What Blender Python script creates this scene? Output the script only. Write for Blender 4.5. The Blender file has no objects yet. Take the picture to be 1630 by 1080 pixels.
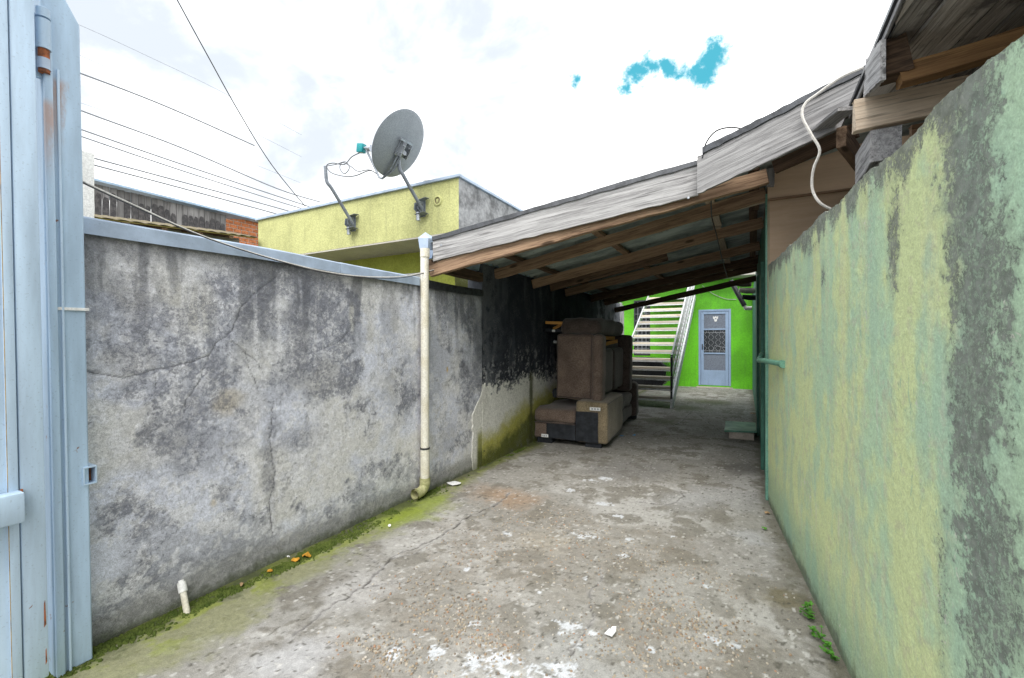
import bpy, bmesh, math, random
import numpy as np
from mathutils import Matrix, Vector
random.seed(7)
S = bpy.context.scene
COL = S.collection
R = math.radians

# ------------------------------------------------------------------ camera
H = 1.3                                   # eye height
YAW = R(28.5); SN, CS = math.sin(YAW), math.cos(YAW)
cam = bpy.data.cameras.new('camera'); camo = bpy.data.objects.new('camera', cam); COL.objects.link(camo)
camo.location = (0, 0, H); camo.rotation_euler = (R(90), 0, YAW)
cam.sensor_width = 36; cam.lens = 36*700/1630; cam.shift_y = 3/1630
cam.clip_start = .03; cam.clip_end = 500
S.camera = camo

def ray(px, py):
    u = (px-815)/700; v = (543-py)/700
    return Vector((-SN+CS*u, CS+SN*u, v))
def at_x(px, py, X): r = ray(px, py); t = X/r.x; return Vector((X, r.y*t, H+r.z*t))
def at_y(px, py, Y): r = ray(px, py); t = Y/r.y; return Vector((r.x*t, Y, H+r.z*t))
def at_z(px, py, Z): r = ray(px, py); t = (Z-H)/r.z; return Vector((r.x*t, r.y*t, Z))

# ------------------------------------------------------------------ world and sun
SUN_EL, SUN_AZ = R(54), R(172)
W = bpy.data.worlds.new('World'); S.world = W; W.use_nodes = True
wt = W.node_tree; wt.nodes.clear()

class G:
    """small node graph helper"""
    def __init__(s, t): s.t = t
    def n(s, ty, **k):
        nd = s.t.nodes.new(ty)
        for a, b in k.items():
            setattr(nd, a, b)
        return nd
    def put(s, sock, v):
        if isinstance(v, bpy.types.NodeSocket): s.t.links.new(v, sock)
        elif v is not None:
            if sock.type == 'RGBA' and not hasattr(v, '__len__'): v = (v, v, v, 1)
            elif sock.type == 'RGBA' and len(v) == 3: v = (*v, 1)
            sock.default_value = v
    def m(s, op, a, b=None, c=None, clamp=False):
        nd = s.n('ShaderNodeMath', operation=op, use_clamp=clamp)
        for i, v in enumerate((a, b, c)):
            if v is not None: s.put(nd.inputs[i], v)
        return nd.outputs[0]
    def vm(s, op, a, b=None):
        nd = s.n('ShaderNodeVectorMath', operation=op); s.put(nd.inputs[0], a)
        if b is not None: s.put(nd.inputs[1], b)
        return nd.outputs['Value'] if op in ('DOT_PRODUCT', 'LENGTH', 'DISTANCE') else nd.outputs[0]
    def noise(s, vec, scale, det=5, rough=.55, dist=0, kind='Fac'):
        nd = s.n('ShaderNodeTexNoise'); s.put(nd.inputs['Vector'], vec)
        for k, v in (('Scale', scale), ('Detail', det), ('Roughness', rough), ('Distortion', dist)): nd.inputs[k].default_value = v
        return nd.outputs[kind]
    def voro(s, vec, scale, feature='F1', out='Distance', rnd=1):
        nd = s.n('ShaderNodeTexVoronoi', feature=feature); s.put(nd.inputs['Vector'], vec)
        nd.inputs['Scale'].default_value = scale; nd.inputs['Randomness'].default_value = rnd
        return nd.outputs[out]
    def ss(s, v, a, b, lo=0., hi=1.):
        nd = s.n('ShaderNodeMapRange', interpolation_type='SMOOTHSTEP'); s.put(nd.inputs[0], v)
        for i, q in enumerate((a, b, lo, hi)): s.put(nd.inputs[i+1], q)
        return nd.outputs[0]
    def mix(s, f, a, b, mode='MIX'):
        nd = s.n('ShaderNodeMix', data_type='RGBA', blend_type=mode)
        s.put(nd.inputs[0], f); s.put(nd.inputs[6], a); s.put(nd.inputs[7], b)
        return nd.outputs[2]
    def map(s, vec, sc=(1, 1, 1), loc=(0, 0, 0)):
        nd = s.n('ShaderNodeMapping'); s.put(nd.inputs[0], vec)
        nd.inputs['Scale'].default_value = sc; nd.inputs['Location'].default_value = loc
        return nd.outputs[0]
    def bump(s, h, strength=.5, dist=.01, nrm=None):
        nd = s.n('ShaderNodeBump'); nd.inputs['Strength'].default_value = strength; nd.inputs['Distance'].default_value = dist
        s.put(nd.inputs['Height'], h)
        if nrm is not None: s.put(nd.inputs['Normal'], nrm)
        return nd.outputs[0]

g = G(wt)
tc = g.n('ShaderNodeTexCoord').outputs['Generated']
sky = g.n('ShaderNodeTexSky'); sky.sky_type = 'NISHITA'; sky.sun_disc = False
sky.sun_elevation = SUN_EL; sky.sun_rotation = SUN_AZ; sky.altitude = 800
c1 = g.noise(tc, 1.5, 6, .55, .3)
c2 = g.noise(g.map(tc, (1, 1, 1.6)), 3.2, 7, .6, .5)
cl = g.m('ADD', g.m('MULTIPLY', c1, .6), g.m('MULTIPLY', c2, .4))
cloud = g.mix(g.ss(cl, .42, .60), (2.9, 3.15, 3.45), (8.4, 8.4, 8.3))
# the one tear in the clouds, up over the carport
wob = g.m('MULTIPLY', g.m('SUBTRACT', g.noise(tc, 26, 9, .68, .2), .5), .10)
hole = None
for px, py, r_ in ((1143, 80, .016), (1132, 98, .017), (1120, 120, .014), (1108, 112, .009), (1090, 106, .007), (1074, 103, .007), (1058, 104, .009), (1040, 106, .011), (1024, 114, .010), (1010, 124, .009), (997, 140, .004), (919, 128, .001)):
    d = ray(px, py).normalized()
    dist = g.vm('DISTANCE', g.vm('NORMALIZE', tc), tuple(d))
    f = g.m('SUBTRACT', g.m('ADD', dist, wob), r_)
    hole = f if hole is None else g.m('SMOOTH_MIN', hole, f, .012)
clear = g.m('MULTIPLY', g.ss(hole, -.008, .024, 1, 0), .985)
blue = g.mix(1.0, sky.outputs[0], (.25, 1.6, 1.55), 'MULTIPLY')
blue = g.mix(.88, blue, (.25, 1.7, 2.1))
final = g.mix(clear, cloud, blue)
bg = g.n('ShaderNodeBackground'); g.put(bg.inputs[0], final); bg.inputs[1].default_value = .11
g.t.links.new(bg.outputs[0], g.n('ShaderNodeOutputWorld').inputs[0])

sl = bpy.data.lights.new('sun', 'SUN'); sl.energy = 1.5; sl.angle = R(40); sl.color = (1, .96, .9)
so = bpy.data.objects.new('sun', sl); COL.objects.link(so)
# light travels from the sun (az measured like the sky texture) down to the ground
sd = Vector((math.sin(SUN_AZ)*math.cos(SUN_EL), math.cos(SUN_AZ)*math.cos(SUN_EL), math.sin(SUN_EL)))
so.rotation_euler = sd.to_track_quat('Z', 'Y').to_euler(); so.location = (0, -4, 8)
S.view_settings.view_transform = 'Standard'; S.view_settings.look = 'None'
S.view_settings.exposure = 1.42; S.view_settings.gamma = 1
S.render.engine = 'CYCLES'

# ------------------------------------------------------------------ materials
def mat(name):
    m = bpy.data.materials.new(name); m.use_nodes = True
    t = m.node_tree; t.nodes.clear(); q = G(t)
    out = q.n('ShaderNodeOutputMaterial'); b = q.n('ShaderNodeBsdfPrincipled')
    t.links.new(b.outputs[0], out.inputs[0])
    return m, q, b
def coords(q, jitter=True):
    c = q.n('ShaderNodeTexCoord').outputs['Object']
    if not jitter: return c
    r = q.n('ShaderNodeObjectInfo').outputs['Random']
    cb = q.n('ShaderNodeCombineXYZ')
    for i, k in enumerate((17., 31., 53.)): q.put(cb.inputs[i], q.m('MULTIPLY', r, k))
    return q.vm('ADD', c, cb.outputs[0])

def m_simple(name, col, rough=.6, metal=0., var=.12, scale=8, bump=.15, bscale=90, bdist=.002, col2=None, spec=.5, drip=0):
    """paint / plastic / metal with mottling and fine relief"""
    m, q, b = mat(name); c = coords(q)
    n1 = q.noise(c, scale, 6, .6)
    c2 = col2 if col2 else tuple(x*(1-var*2.2) for x in col)
    colr = q.mix(q.ss(n1, .38, .68), col, c2)
    if drip:
        dn = q.noise(q.map(c, (5, 5, .45)), 2.6, 6, .65, .2)
        colr = q.mix(q.ss(dn, .50, .68, 0, drip), colr, tuple(x*.45+.03 for x in col))
        colr = q.mix(q.ss(q.noise(c, 7, 7, .7), .60, .72, 0, drip*.8), colr, tuple(x*.55+.05 for x in col))
    g2 = q.noise(c, bscale, 4, .6)
    colr = q.mix(.5, colr, q.mix(1, colr, q.ss(g2, .3, .7, .7, 1.3), 'MULTIPLY'))
    q.put(b.inputs['Base Color'], colr); b.inputs['Metallic'].default_value = metal
    b.inputs['Specular IOR Level'].default_value = spec
    q.put(b.inputs['Roughness'], q.ss(n1, .3, .7, rough*.85, min(1, rough*1.15)))
    q.put(b.inputs['Normal'], q.bump(g2, bump, bdist))
    return m

def m_wood(name, light, dark, grain=26, rough=.85, knots=True, stain=None, bstr=.7, along=1.0):
    """boards have local X along the grain"""
    m, q, b = mat(name); c = coords(q)
    rnd = q.n('ShaderNodeObjectInfo').outputs['Random']
    wv = q.noise(q.map(c, (.9, 5, 5)), 1.6, 4, .5, .4)
    cc = q.vm('ADD', q.map(c, (along, grain, grain)), q.vm('SCALE', q.noise(c, 2.2, 3, .5, 0, 'Color'), None))
    sc = cc.node.inputs[1].links[0].from_node; sc.inputs['Scale'].default_value = 1.0
    n1 = q.noise(cc, 1.6, 9, .72, .25)
    n2 = q.noise(q.map(c, (2.2, grain*3.3, grain*3.3)), 1.4, 5, .6)
    col = q.mix(q.ss(n1, .34, .64), dark, light)
    if knots: col = q.mix(q.ss(n2, .54, .66, 0, .75), col, tuple(x*.28 for x in dark))
    col = q.mix(q.ss(wv, .35, .7, 0, .45), col, tuple(x*.8 for x in light))
    if stain: col = q.mix(q.ss(q.noise(c, 3.1, 6, .65), .48, .62), col, stain)
    if knots:
        kn = q.voro(q.map(c, (1.7, 5.5, 5.5)), 1.3)
        col = q.mix(q.ss(kn, .07, .16, .8, 0), col, tuple(x*.25 for x in dark))
    col = q.mix(1, col, q.ss(rnd, 0, 1, .62, 1.18), 'MULTIPLY')
    q.put(b.inputs['Base Color'], col); b.inputs['Roughness'].default_value = rough
    b.inputs['Specular IOR Level'].default_value = .2
    h = q.m('ADD', n1, q.m('MULTIPLY', n2, .8))
    q.put(b.inputs['Normal'], q.bump(h, bstr, .004))
    return m

def m_painted(name, lichen=None, lscale=70, lop=.9, chips=None, rough=.9, fine=160, fstr=.5, contrast=.35, bdist=.003, mid=26, squig=.0):
    """colour comes from the 'paint' attribute (stains and wear of the surface itself); fine grain and relief are added here"""
    m, q, b = mat(name); c = q.n('ShaderNodeTexCoord').outputs['Object']
    an = q.n('ShaderNodeAttribute', attribute_name='paint'); a = an.outputs['Color']
    f1 = q.noise(c, fine, 5, .7)
    f2 = q.noise(c, mid, 7, .7, .8)
    col = q.mix(1, a, q.ss(f1, .3, .7, 1-contrast, 1+contrast), 'MULTIPLY')
    col = q.mix(1, col, q.ss(f2, .32, .68, 1-contrast*.7, 1+contrast*.7), 'MULTIPLY')
    if squig:
        rd = q.m('ABSOLUTE', q.m('SUBTRACT', q.noise(c, 46, 3, .6, 2.2), .5))
        brk = q.ss(q.noise(c, 60, 2, .5), .46, .56)
        msk = q.m('MULTIPLY', q.ss(q.noise(c, 4.5, 5, .65), .36, .58, .25, 1), brk)
        dk = q.m('MULTIPLY', q.ss(rd, .003, .026, 1, 0), msk)
        hi = q.m('MULTIPLY', q.ss(q.m('ABSOLUTE', q.m('SUBTRACT', q.noise(c, 38, 3, .6, 2.0), .55)), .003, .02, 1, 0), q.ss(q.noise(c, 6, 4, .6), .45, .6))
        col = q.mix(q.m('MULTIPLY', hi, squig*.55), col, q.mix(.5, col, (.82, .82, .84)))
        col = q.mix(q.m('MULTIPLY', dk, squig), col, q.mix(1, col, .38, 'MULTIPLY'))
        h = q.m('SUBTRACT', q.m('ADD', q.m('MULTIPLY', f1, .5), f2), q.m('MULTIPLY', dk, .5))
    else: h = q.m('ADD', q.m('MULTIPLY', f1, .5), f2)
    if chips:                                 # small spots where the paint has flaked to pale render
        cv = q.m('ADD', q.m('MULTIPLY', q.noise(c, 34, 6, .75, .5), .7), q.m('MULTIPLY', q.noise(c, 3.2, 4, .6), .3))
        cf = q.ss(cv, .605, .625); col = q.mix(q.m('MULTIPLY', cf, .75), col, chips); h = q.m('SUBTRACT', h, q.m('MULTIPLY', cf, .35))
        cf2 = q.ss(q.m('ADD', q.m('MULTIPLY', q.noise(q.map(c, (1, 1.0, .25), (3, 7, 1)), 40, 6, .75, .5), .7), q.m('MULTIPLY', q.noise(c, 2.6, 4, .6), .3)), .59, .63)
        col = q.mix(q.m('MULTIPLY', cf2, .5), col, (.22, .40, .33))
    if lichen:
        L = q.m('SUBTRACT', 1, an.outputs['Alpha'])
        ln = q.m('ADD', q.m('MULTIPLY', q.noise(c, lscale, 7, .78, .6), .75), q.m('MULTIPLY', q.noise(c, lscale*.22, 4, .6, .4), .25))
        th = q.m('SUBTRACT', .70, q.m('MULTIPLY', L, .34))
        lf = q.m('MULTIPLY', q.ss(q.m('SUBTRACT', ln, th), -.035, .045), q.ss(L, .02, .2))
        lc = q.mix(q.ss(q.noise(c, 30, 4, .6), .35, .65), lichen, tuple(x*1.7 for x in lichen))
        col = q.mix(q.m('MULTIPLY', lf, lop), col, lc); h = q.m('ADD', h, q.m('MULTIPLY', lf, .5))
    q.put(b.inputs['Base Color'], col); b.inputs['Roughness'].default_value = rough
    b.inputs['Specular IOR Level'].default_value = .25
    q.put(b.inputs['Normal'], q.bump(h, fstr, bdist))
    return m

def m_fabric(name, a_, b_, scale=130):
    m, q, b = mat(name); c = coords(q)
    v = q.voro(c, scale*1.6); n = q.noise(c, 110, 4, .7); big = q.noise(c, 4, 5, .6)
    col = q.mix(q.ss(n, .38, .62), a_, b_)
    col = q.mix(1, col, q.ss(big, .3, .7, .75, 1.25), 'MULTIPLY')
    col = q.mix(q.ss(q.noise(c, 150, 2, .5), .56, .74, 0, .35), col, tuple(min(1, x*2.1) for x in b_))
    q.put(b.inputs['Base Color'], col); b.inputs['Roughness'].default_value = .95
    b.inputs['Specular IOR Level'].default_value = .1; b.inputs['Sheen Weight'].default_value = .25
    q.put(b.inputs['Normal'], q.bump(q.m('ADD', v, n), .5, .003))
    return m

def m_metalpaint(name, col, rust=.0, rough=.42, streak=True):
    m, q, b = mat(name); c = coords(q, False)
    n1 = q.noise(q.map(c, (6, 6, .8) if streak else (3, 3, 3)), 2.0, 6, .6)
    n2 = q.noise(c, 70, 4, .6)
    cr = q.mix(q.ss(n1, .3, .7), tuple(x*.80 for x in col), tuple(min(1, x*1.12) for x in col))
    cr = q.mix(q.ss(q.noise(c, 130, 3, .5), .60, .72, 0, .35), cr, tuple(x*.5 for x in col))
    if rust:
        rm = q.m('MULTIPLY', q.noise(c, 14, 8, .7), 1)
        cr = q.mix(q.ss(rm, .66-rust*.12, .70-rust*.1), cr, (.22, .075, .028))
    if name == 'pale_blue_worn_paint':      # rust that has run down from the hinge
        sp_ = q.n('ShaderNodeSeparateXYZ'); q.put(sp_.inputs[0], c); yv, zv = sp_.outputs[1], sp_.outputs[2]
        wn = q.m('MULTIPLY', q.m('SUBTRACT', q.noise(q.map(c, (9, 9, 2.5)), 3, 6, .7), .5), .09)
        mk = q.m('MULTIPLY', q.ss(q.m('ABSOLUTE', q.m('ADD', q.m('ADD', yv, .025), wn)), .004, .03, 1, 0), q.m('MULTIPLY', q.ss(zv, .60, .90), q.ss(zv, .97, .93)))
        cr = q.mix(q.m('MULTIPLY', mk, .75), cr, (.40, .24, .17))
    q.put(b.inputs['Base Color'], cr); b.inputs['Roughness'].default_value = rough
    q.put(b.inputs['Normal'], q.bump(q.m('ADD', n1, q.m('MULTIPLY', n2, .5)), .3, .0035))
    return m

M = {}
M['left_wall'] = m_painted('weathered_grey_plaster', (.10, .105, .13), 56, .58, fine=220, fstr=.55, contrast=.24, bdist=.004, mid=44, squig=.8)
M['right_wall'] = m_painted('faded_green_plaster', (.15, .16, .145), 92, .85, fine=170, fstr=.55, contrast=.13, bdist=.0035, mid=80, chips=(.66, .66, .58))
M['floor'] = m_painted('old_concrete', fine=230, fstr=.45, contrast=.20, bdist=.004, mid=26, squig=.35)
M['ground'] = m_simple('packed_earth', (.16, .15, .12), .95, var=.2, scale=2)
M['blue_gate'] = m_metalpaint('pale_blue_gloss_paint', (.50, .64, .79), rust=.0)
M['blue_post'] = m_metalpaint('pale_blue_worn_paint', (.42, .56, .71), rust=.12)
M['seam'] = m_simple('ochre_sealant_seam', (.42, .30, .14), .8, 0, .3, 14, col2=(.16, .14, .11))
M['rust'] = m_simple('rust', (.36, .11, .035), .9, var=.3, scale=30, col2=(.12, .05, .03))
M['coping'] = m_metalpaint('galvanised_flashing', (.40, .49, .62), rust=0, rough=.4, streak=False)
M['dull_steel'] = m_simple('dull_zinc_tube', (.27, .30, .345), .55, .15, .15, 12)
M['steel'] = m_simple('galvanised_steel', (.42, .45, .49), .38, .7, .15, 12)
M['pale_steel'] = m_simple('pale_galvanised_rail', (.66, .68, .70), .45, .2, .12, 12)
M['darksteel'] = m_simple('dark_steel', (.10, .105, .115), .4, .6, .2, 15)
M['pvc'] = m_simple('aged_white_pvc', (.76, .74, .66), .45, 0, .07, 5, col2=(.62, .58, .46), bump=.08)
M['pvc_white'] = m_simple('white_pvc', (.78, .78, .76), .4, 0, .05, 5)
M['pvc_dirty'] = m_simple('mossy_pvc', (.48, .46, .26), .6, 0, .2, 14, col2=(.25, .27, .1))
M['grey_wood'] = m_wood('weathered_grey_wood', (.56, .555, .56), (.20, .195, .20), 30)
M['brown_wood'] = m_wood('aged_brown_timber', (.37, .25, .165), (.15, .092, .06), 24)
M['red_wood'] = m_wood('orange_brown_beam', (.62, .36, .16), (.28, .15, .075), 22)
M['dark_wood'] = m_wood('darkened_timber', (.20, .13, .085), (.07, .046, .033), 24)
M['tan_wood'] = m_wood('bare_tan_timber', (.72, .60, .47), (.50, .39, .29), 20)
M['soffit_wood'] = m_wood('stained_soffit_boards', (.72, .69, .65), (.36, .335, .31), 22, stain=(.17, .16, .155))
M['ply_wood'] = m_wood('beech_melamine_panel', (.78, .58, .41), (.68, .49, .33), 14, rough=.55, knots=False, bstr=.1)
M['orange_wood'] = m_wood('raw_orange_slats', (.62, .33, .10), (.46, .22, .06), 20, knots=False)
M['step_wood'] = m_wood('pale_painted_treads', (.70, .66, .58), (.52, .42, .30), 18, knots=False)
M['shed_wood'] = m_wood('grey_shed_boards', (.40, .385, .38), (.22, .21, .21), 30, knots=False)
M['shed_tar'] = m_simple('tarred_board', (.055, .052, .055), .8, 0, .3, 20, col2=(.14, .13, .13), bump=.4)
M['yellow'] = m_simple('lime_yellow_stucco', (.53, .54, .24), .9, 0, .09, 3, bump=.7, bscale=55, bdist=.008, drip=.35)
M['yellow_in'] = m_simple('lime_green_wall', (.42, .46, .08), .9, 0, .09, 3, bump=.5, bscale=55, bdist=.006)
M['soffit'] = m_simple('pale_plaster_soffit', (.52, .50, .45), .9, 0, .06, 3)
M['stucco_grey'] = m_simple('bare_cement_render', (.36, .36, .37), .95, 0, .28, 5, bump=.8, bscale=22, bdist=.02)
M['green'] = m_simple('bright_green_paint', (.14, .56, .012), .6, 0, .13, 1.4, bump=.25, bscale=40, bdist=.004, drip=.35)
M['darkgreen'] = m_simple('dark_green_paint', (.025, .12, .085), .6, 0, .2, 3, col2=(.07, .20, .15), bump=.5, bscale=30, bdist=.006)
M['midgreen'] = m_simple('green_enamel', (.16, .36, .27), .5, 0, .15, 5)
M['door'] = m_simple('blue_grey_door_paint', (.29, .40, .58), .45, 0, .06, 3, drip=.25)
M['screen'] = m_simple('insect_screen', (.17, .20, .26), .7, 0, .12, 30, bump=.4, bscale=300)
M['black'] = m_simple('black_void_glass', (.012, .013, .016), .25, 0, .2, 6)
M['white'] = m_simple('white_paint', (.78, .78, .76), .6, 0, .05, 4)
M['paper'] = m_simple('white_paper', (.80, .80, .80), .9, 0, .05, 8)
M['dish'] = m_simple('grey_dish_enamel', (.30, .33, .37), .45, .1, .06, 4, bump=.05)
M['teal'] = m_simple('teal_plastic', (.01, .30, .33), .4, 0, .08, 8)
M['cable_white'] = m_simple('white_cable', (.66, .64, .60), .5, 0, .1, 6)
M['cable_black'] = m_simple('black_cable', (.03, .03, .035), .5, 0, .1, 6)
M['wire_dark'] = m_simple('dark_grey_coax', (.13, .135, .15), .6, 0, .1, 6)
M['cable_grey'] = m_simple('grey_wire', (.34, .36, .40), .5, 0, .1, 6)
M['brown_fab'] = m_fabric('brown_chenille', (.115, .08, .064), (.225, .17, .14))
M['olive_fab'] = m_fabric('olive_brown_chenille', (.17, .135, .085), (.31, .25, .165))
M['dark_fab'] = m_fabric('dark_brown_chenille', (.05, .038, .034), (.11, .086, .076))
M['lining'] = m_simple('black_lining_cloth', (.018, .022, .03), .75, 0, .2, 9, bump=.8, bscale=14, bdist=.03)
M['brick'] = m_simple('orange_hollow_brick', (.58, .20, .075), .9, 0, .2, 14, bump=.5, bscale=60)
M['mortar'] = m_simple('grey_mortar', (.48, .42, .36), .95, 0, .1, 10)
M['moss'] = m_simple('green_moss', (.10, .13, .03), .95, 0, .25, 20, col2=(.05, .075, .016), spec=.1)
M['leaf'] = m_simple('fresh_green_leaf', (.085, .26, .03), .5, 0, .2, 20, spec=.3)
M['tile'] = m_simple('mossy_clay_tile', (.20, .165, .12), .95, 0, .3, 14, col2=(.12, .11, .04), bump=.8, bscale=30, bdist=.01)
M['ochre'] = m_simple('ochre_painted_boards', (.13, .105, .015), .8, 0, .2, 6)
M['blue_sheet'] = m_metalpaint('blue_grey_sheet', (.40, .55, .72), rough=.5)
M['yellow_leaf'] = m_simple('dry_yellow_leaf', (.62, .30, .025), .8, 0, .2, 30)
M['brown_leaf'] = m_simple('dry_brown_leaf', (.42, .28, .15), .8, 0, .2, 30)
M['blue_cap'] = m_simple('blue_plastic', (.04, .28, .62), .4, 0, .05, 8)
M['chrome'] = m_simple('chromed_foot', (.62, .64, .68), .25, .9, .05, 8)
def m_sheet():
    m, q, b = mat('grey_fibre_sheet'); c = coords(q, False)
    n = q.noise(q.map(c, (.7, 3, 3)), 3, 7, .65)
    col = q.mix(q.ss(n, .35, .65), (.19, .225, .22), (.38, .43, .41))
    col = q.mix(q.ss(q.noise(c, 9, 6, .7), .56, .7, 0, .6), col, (.10, .08, .06))
    q.put(b.inputs['Base Color'], col); b.inputs['Roughness'].default_value = .75
    q.put(b.inputs['Normal'], q.bump(n, .3, .003)); return m
M['sheet'] = m_sheet()
def m_pebble():
    m, q, b = mat('aggregate_pebble'); a = q.n('ShaderNodeAttribute', attribute_name='paint').outputs['Color']
    q.put(b.inputs['Base Color'], a); b.inputs['Roughness'].default_value = .85; return m
M['pebble'] = m_pebble()
def m_glass():
    m, q, b = mat('window_glass'); b.inputs['Base Color'].default_value = (.03, .035, .04, 1)
    b.inputs['Roughness'].default_value = .12; return m
M['glass'] = m_glass()

# ------------------------------------------------------------------ mesh helpers
class MB:
    def __init__(s): s.v = []; s.f = []
    def add(s, vs, fs):
        o = len(s.v); s.v += [tuple(p) for p in vs]; s.f += [tuple(i+o for i in f) for f in fs]; return s
    def box(s, x0, x1, y0, y1, z0, z1):
        vs = [(x, y, z) for z in (z0, z1) for y in (y0, y1) for x in (x0, x1)]
        return s.add(vs, [(0, 2, 3, 1), (4, 5, 7, 6), (0, 1, 5, 4), (2, 6, 7, 3), (0, 4, 6, 2), (1, 3, 7, 5)])
    def prism(s, poly, ext):
        """closed polygon extruded by vector"""
        n = len(poly); e = Vector(ext); a = [Vector(p) for p in poly]
        s.add(a+[p+e for p in a], [tuple(range(n))[::-1], tuple(range(n, 2*n))] + [(i, (i+1) % n, n+(i+1) % n, n+i) for i in range(n)])
        return s
    def tube(s, pts, r, n=10, caps=True):
        pts = [Vector(p) for p in pts]; k = len(pts)
        rs = r if hasattr(r, '__len__') else [r]*k
        up = Vector((0, 0, 1)); vs = []; fs = []
        prev = None
        for i, p in enumerate(pts):
            d = (pts[min(i+1, k-1)]-pts[max(i-1, 0)]).normalized()
            if prev is None:
                a = d.cross(up if abs(d.z) < .9 else Vector((1, 0, 0))).normalized()
            else:
                a = (prev-d*prev.dot(d)).normalized()
            prev = a; b = d.cross(a)
            for j in range(n):
                th = 2*math.pi*j/n; vs.append(p+(a*math.cos(th)+b*math.sin(th))*rs[i])
        for i in range(k-1):
            for j in range(n):
                fs.append((i*n+j, i*n+(j+1) % n, (i+1)*n+(j+1) % n, (i+1)*n+j))
        if caps: fs += [tuple(range(n))[::-1], tuple(range((k-1)*n, k*n))]
        return s.add(vs, fs)
    def lathe(s, prof, n=24, mtx=Matrix()):
        vs = []; fs = []
        for r_, z in prof:
            for j in range(n):
                th = 2*math.pi*j/n; vs.append(mtx @ Vector((r_*math.cos(th), r_*math.sin(th), z)))
        for i in range(len(prof)-1):
            for j in range(n): fs.append((i*n+j, i*n+(j+1) % n, (i+1)*n+(j+1) % n, (i+1)*n+j))
        return s.add(vs, fs)
    def rbox(s, x0, x1, y0, y1, z0, z1, r=.03, seg=3, mtx=Matrix(), sub=0, puff=0., seed=0):
        bm = bmesh.new(); bmesh.ops.create_cube(bm, size=1)
        for v in bm.verts: v.co = Vector(((x0+x1)/2+v.co.x*(x1-x0), (y0+y1)/2+v.co.y*(y1-y0), (z0+z1)/2+v.co.z*(z1-z0)))
        bmesh.ops.bevel(bm, geom=bm.edges[:]+bm.verts[:], offset=r, segments=seg, affect='EDGES', profile=.5)
        if sub:
            bmesh.ops.subdivide_edges(bm, edges=[e for e in bm.edges if e.calc_length() > .08], cuts=sub, use_grid_fill=True)
            rg = random.Random(seed)
            ph = [rg.uniform(0, 6) for _ in range(6)]
            bm.normal_update()
            for v in bm.verts:
                c = v.co
                w = math.sin(c.x*13+ph[0]+2*math.sin(c.z*7+ph[3]))*math.sin(c.y*11+ph[1])*math.sin(c.z*12+ph[2]+math.sin(c.x*9+ph[4]))
                v.co += v.normal*(w*puff)
        bm.verts.index_update()
        vs = [mtx @ v.co for v in bm.verts]; fs = [tuple(v.index for v in f.verts) for f in bm.faces]; bm.free()
        return s.add(vs, fs)

WM = {}
def info(o, label=None, cat=None, group=None, kind=None):
    if label: o['label'] = label
    if cat: o['category'] = cat
    if group: o['group'] = group
    if kind: o['kind'] = kind
    return o
def place(o, mw, parent=None):
    COL.objects.link(o); WM[o.name] = mw.copy()
    if parent:
        o.parent = parent; o.matrix_parent_inverse = Matrix()
        o.matrix_basis = WM[parent.name].inverted() @ mw
    else: o.matrix_basis = mw
    return o
def thing(name, loc, label, cat, group=None):
    return info(place(bpy.data.objects.new(name, None), Matrix.Translation(loc)), label, cat, group)
def finish(me, m, smooth=30, paint=None):
    me.materials.append(M[m] if isinstance(m, str) else m)
    if smooth is not None:
        me.shade_smooth() if hasattr(me, 'shade_smooth') else me.polygons.foreach_set('use_smooth', [True]*len(me.polygons))
        if smooth < 170: me.set_sharp_from_angle(angle=R(smooth))
def part(name, mb, m, parent=None, at=None, bevel=0, smooth=30, label=None, kind=None):
    """world-space mesh -> object whose origin is at `at` (default its centre)"""
    vs = [Vector(v) for v in mb.v]
    if at is None:
        lo = Vector((min(v.x for v in vs), min(v.y for v in vs), min(v.z for v in vs)))
        hi = Vector((max(v.x for v in vs), max(v.y for v in vs), max(v.z for v in vs))); at = (lo+hi)/2
    at = Vector(at)
    me = bpy.data.meshes.new(name); me.from_pydata([v-at for v in vs], [], mb.f)
    bm = bmesh.new(); bm.from_mesh(me); bmesh.ops.recalc_face_normals(bm, faces=bm.faces); bm.to_mesh(me); bm.free()
    finish(me, m, smooth)
    o = bpy.data.objects.new(name, me)
    if bevel:
        b = o.modifiers.new('bevel', 'BEVEL'); b.width = bevel; b.segments = 2; b.limit_method = 'ANGLE'; b.angle_limit = R(40)
    place(o, Matrix.Translation(at), parent)
    return info(o, label, kind=kind)
def copy_part(o, mw, parent):
    c = o.copy(); return place(c, mw, parent)

def board_mesh(L, w, t, seed=0, rough=.004, segs=None, taper=0):
    """board along local X, height w on Z, thickness t on Y; slightly uneven like sawn timber"""
    rg = random.Random(seed); segs = segs or max(2, int(L/.12))
    vs = []; fs = []
    for i in range(segs+1):
        x = -L/2+L*i/segs; e0 = rg.uniform(-rough, rough); e1 = rg.uniform(-rough, rough); b = rg.uniform(-rough, rough)*.5
        ch = min(.003, t*.2)
        hw = w/2; ht = t/2
        for (y, z) in ((-ht, -hw+ch+e0), (-ht+ch, -hw+e0), (ht-ch, -hw+e0), (ht, -hw+ch+e0), (ht, hw-ch+e1), (ht-ch, hw+e1), (-ht+ch, hw+e1), (-ht, hw-ch+e1)):
            vs.append((x+(rg.uniform(-rough, rough)*2 if i in (0, segs) else 0), y+b, z))
    for i in range(segs):
        for j in range(8): fs.append((i*8+j, i*8+(j+1) % 8, (i+1)*8+(j+1) % 8, (i+1)*8+j))
    fs += [tuple(range(8))[::-1], tuple(range(segs*8, segs*8+8))]
    return vs, fs
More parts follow.
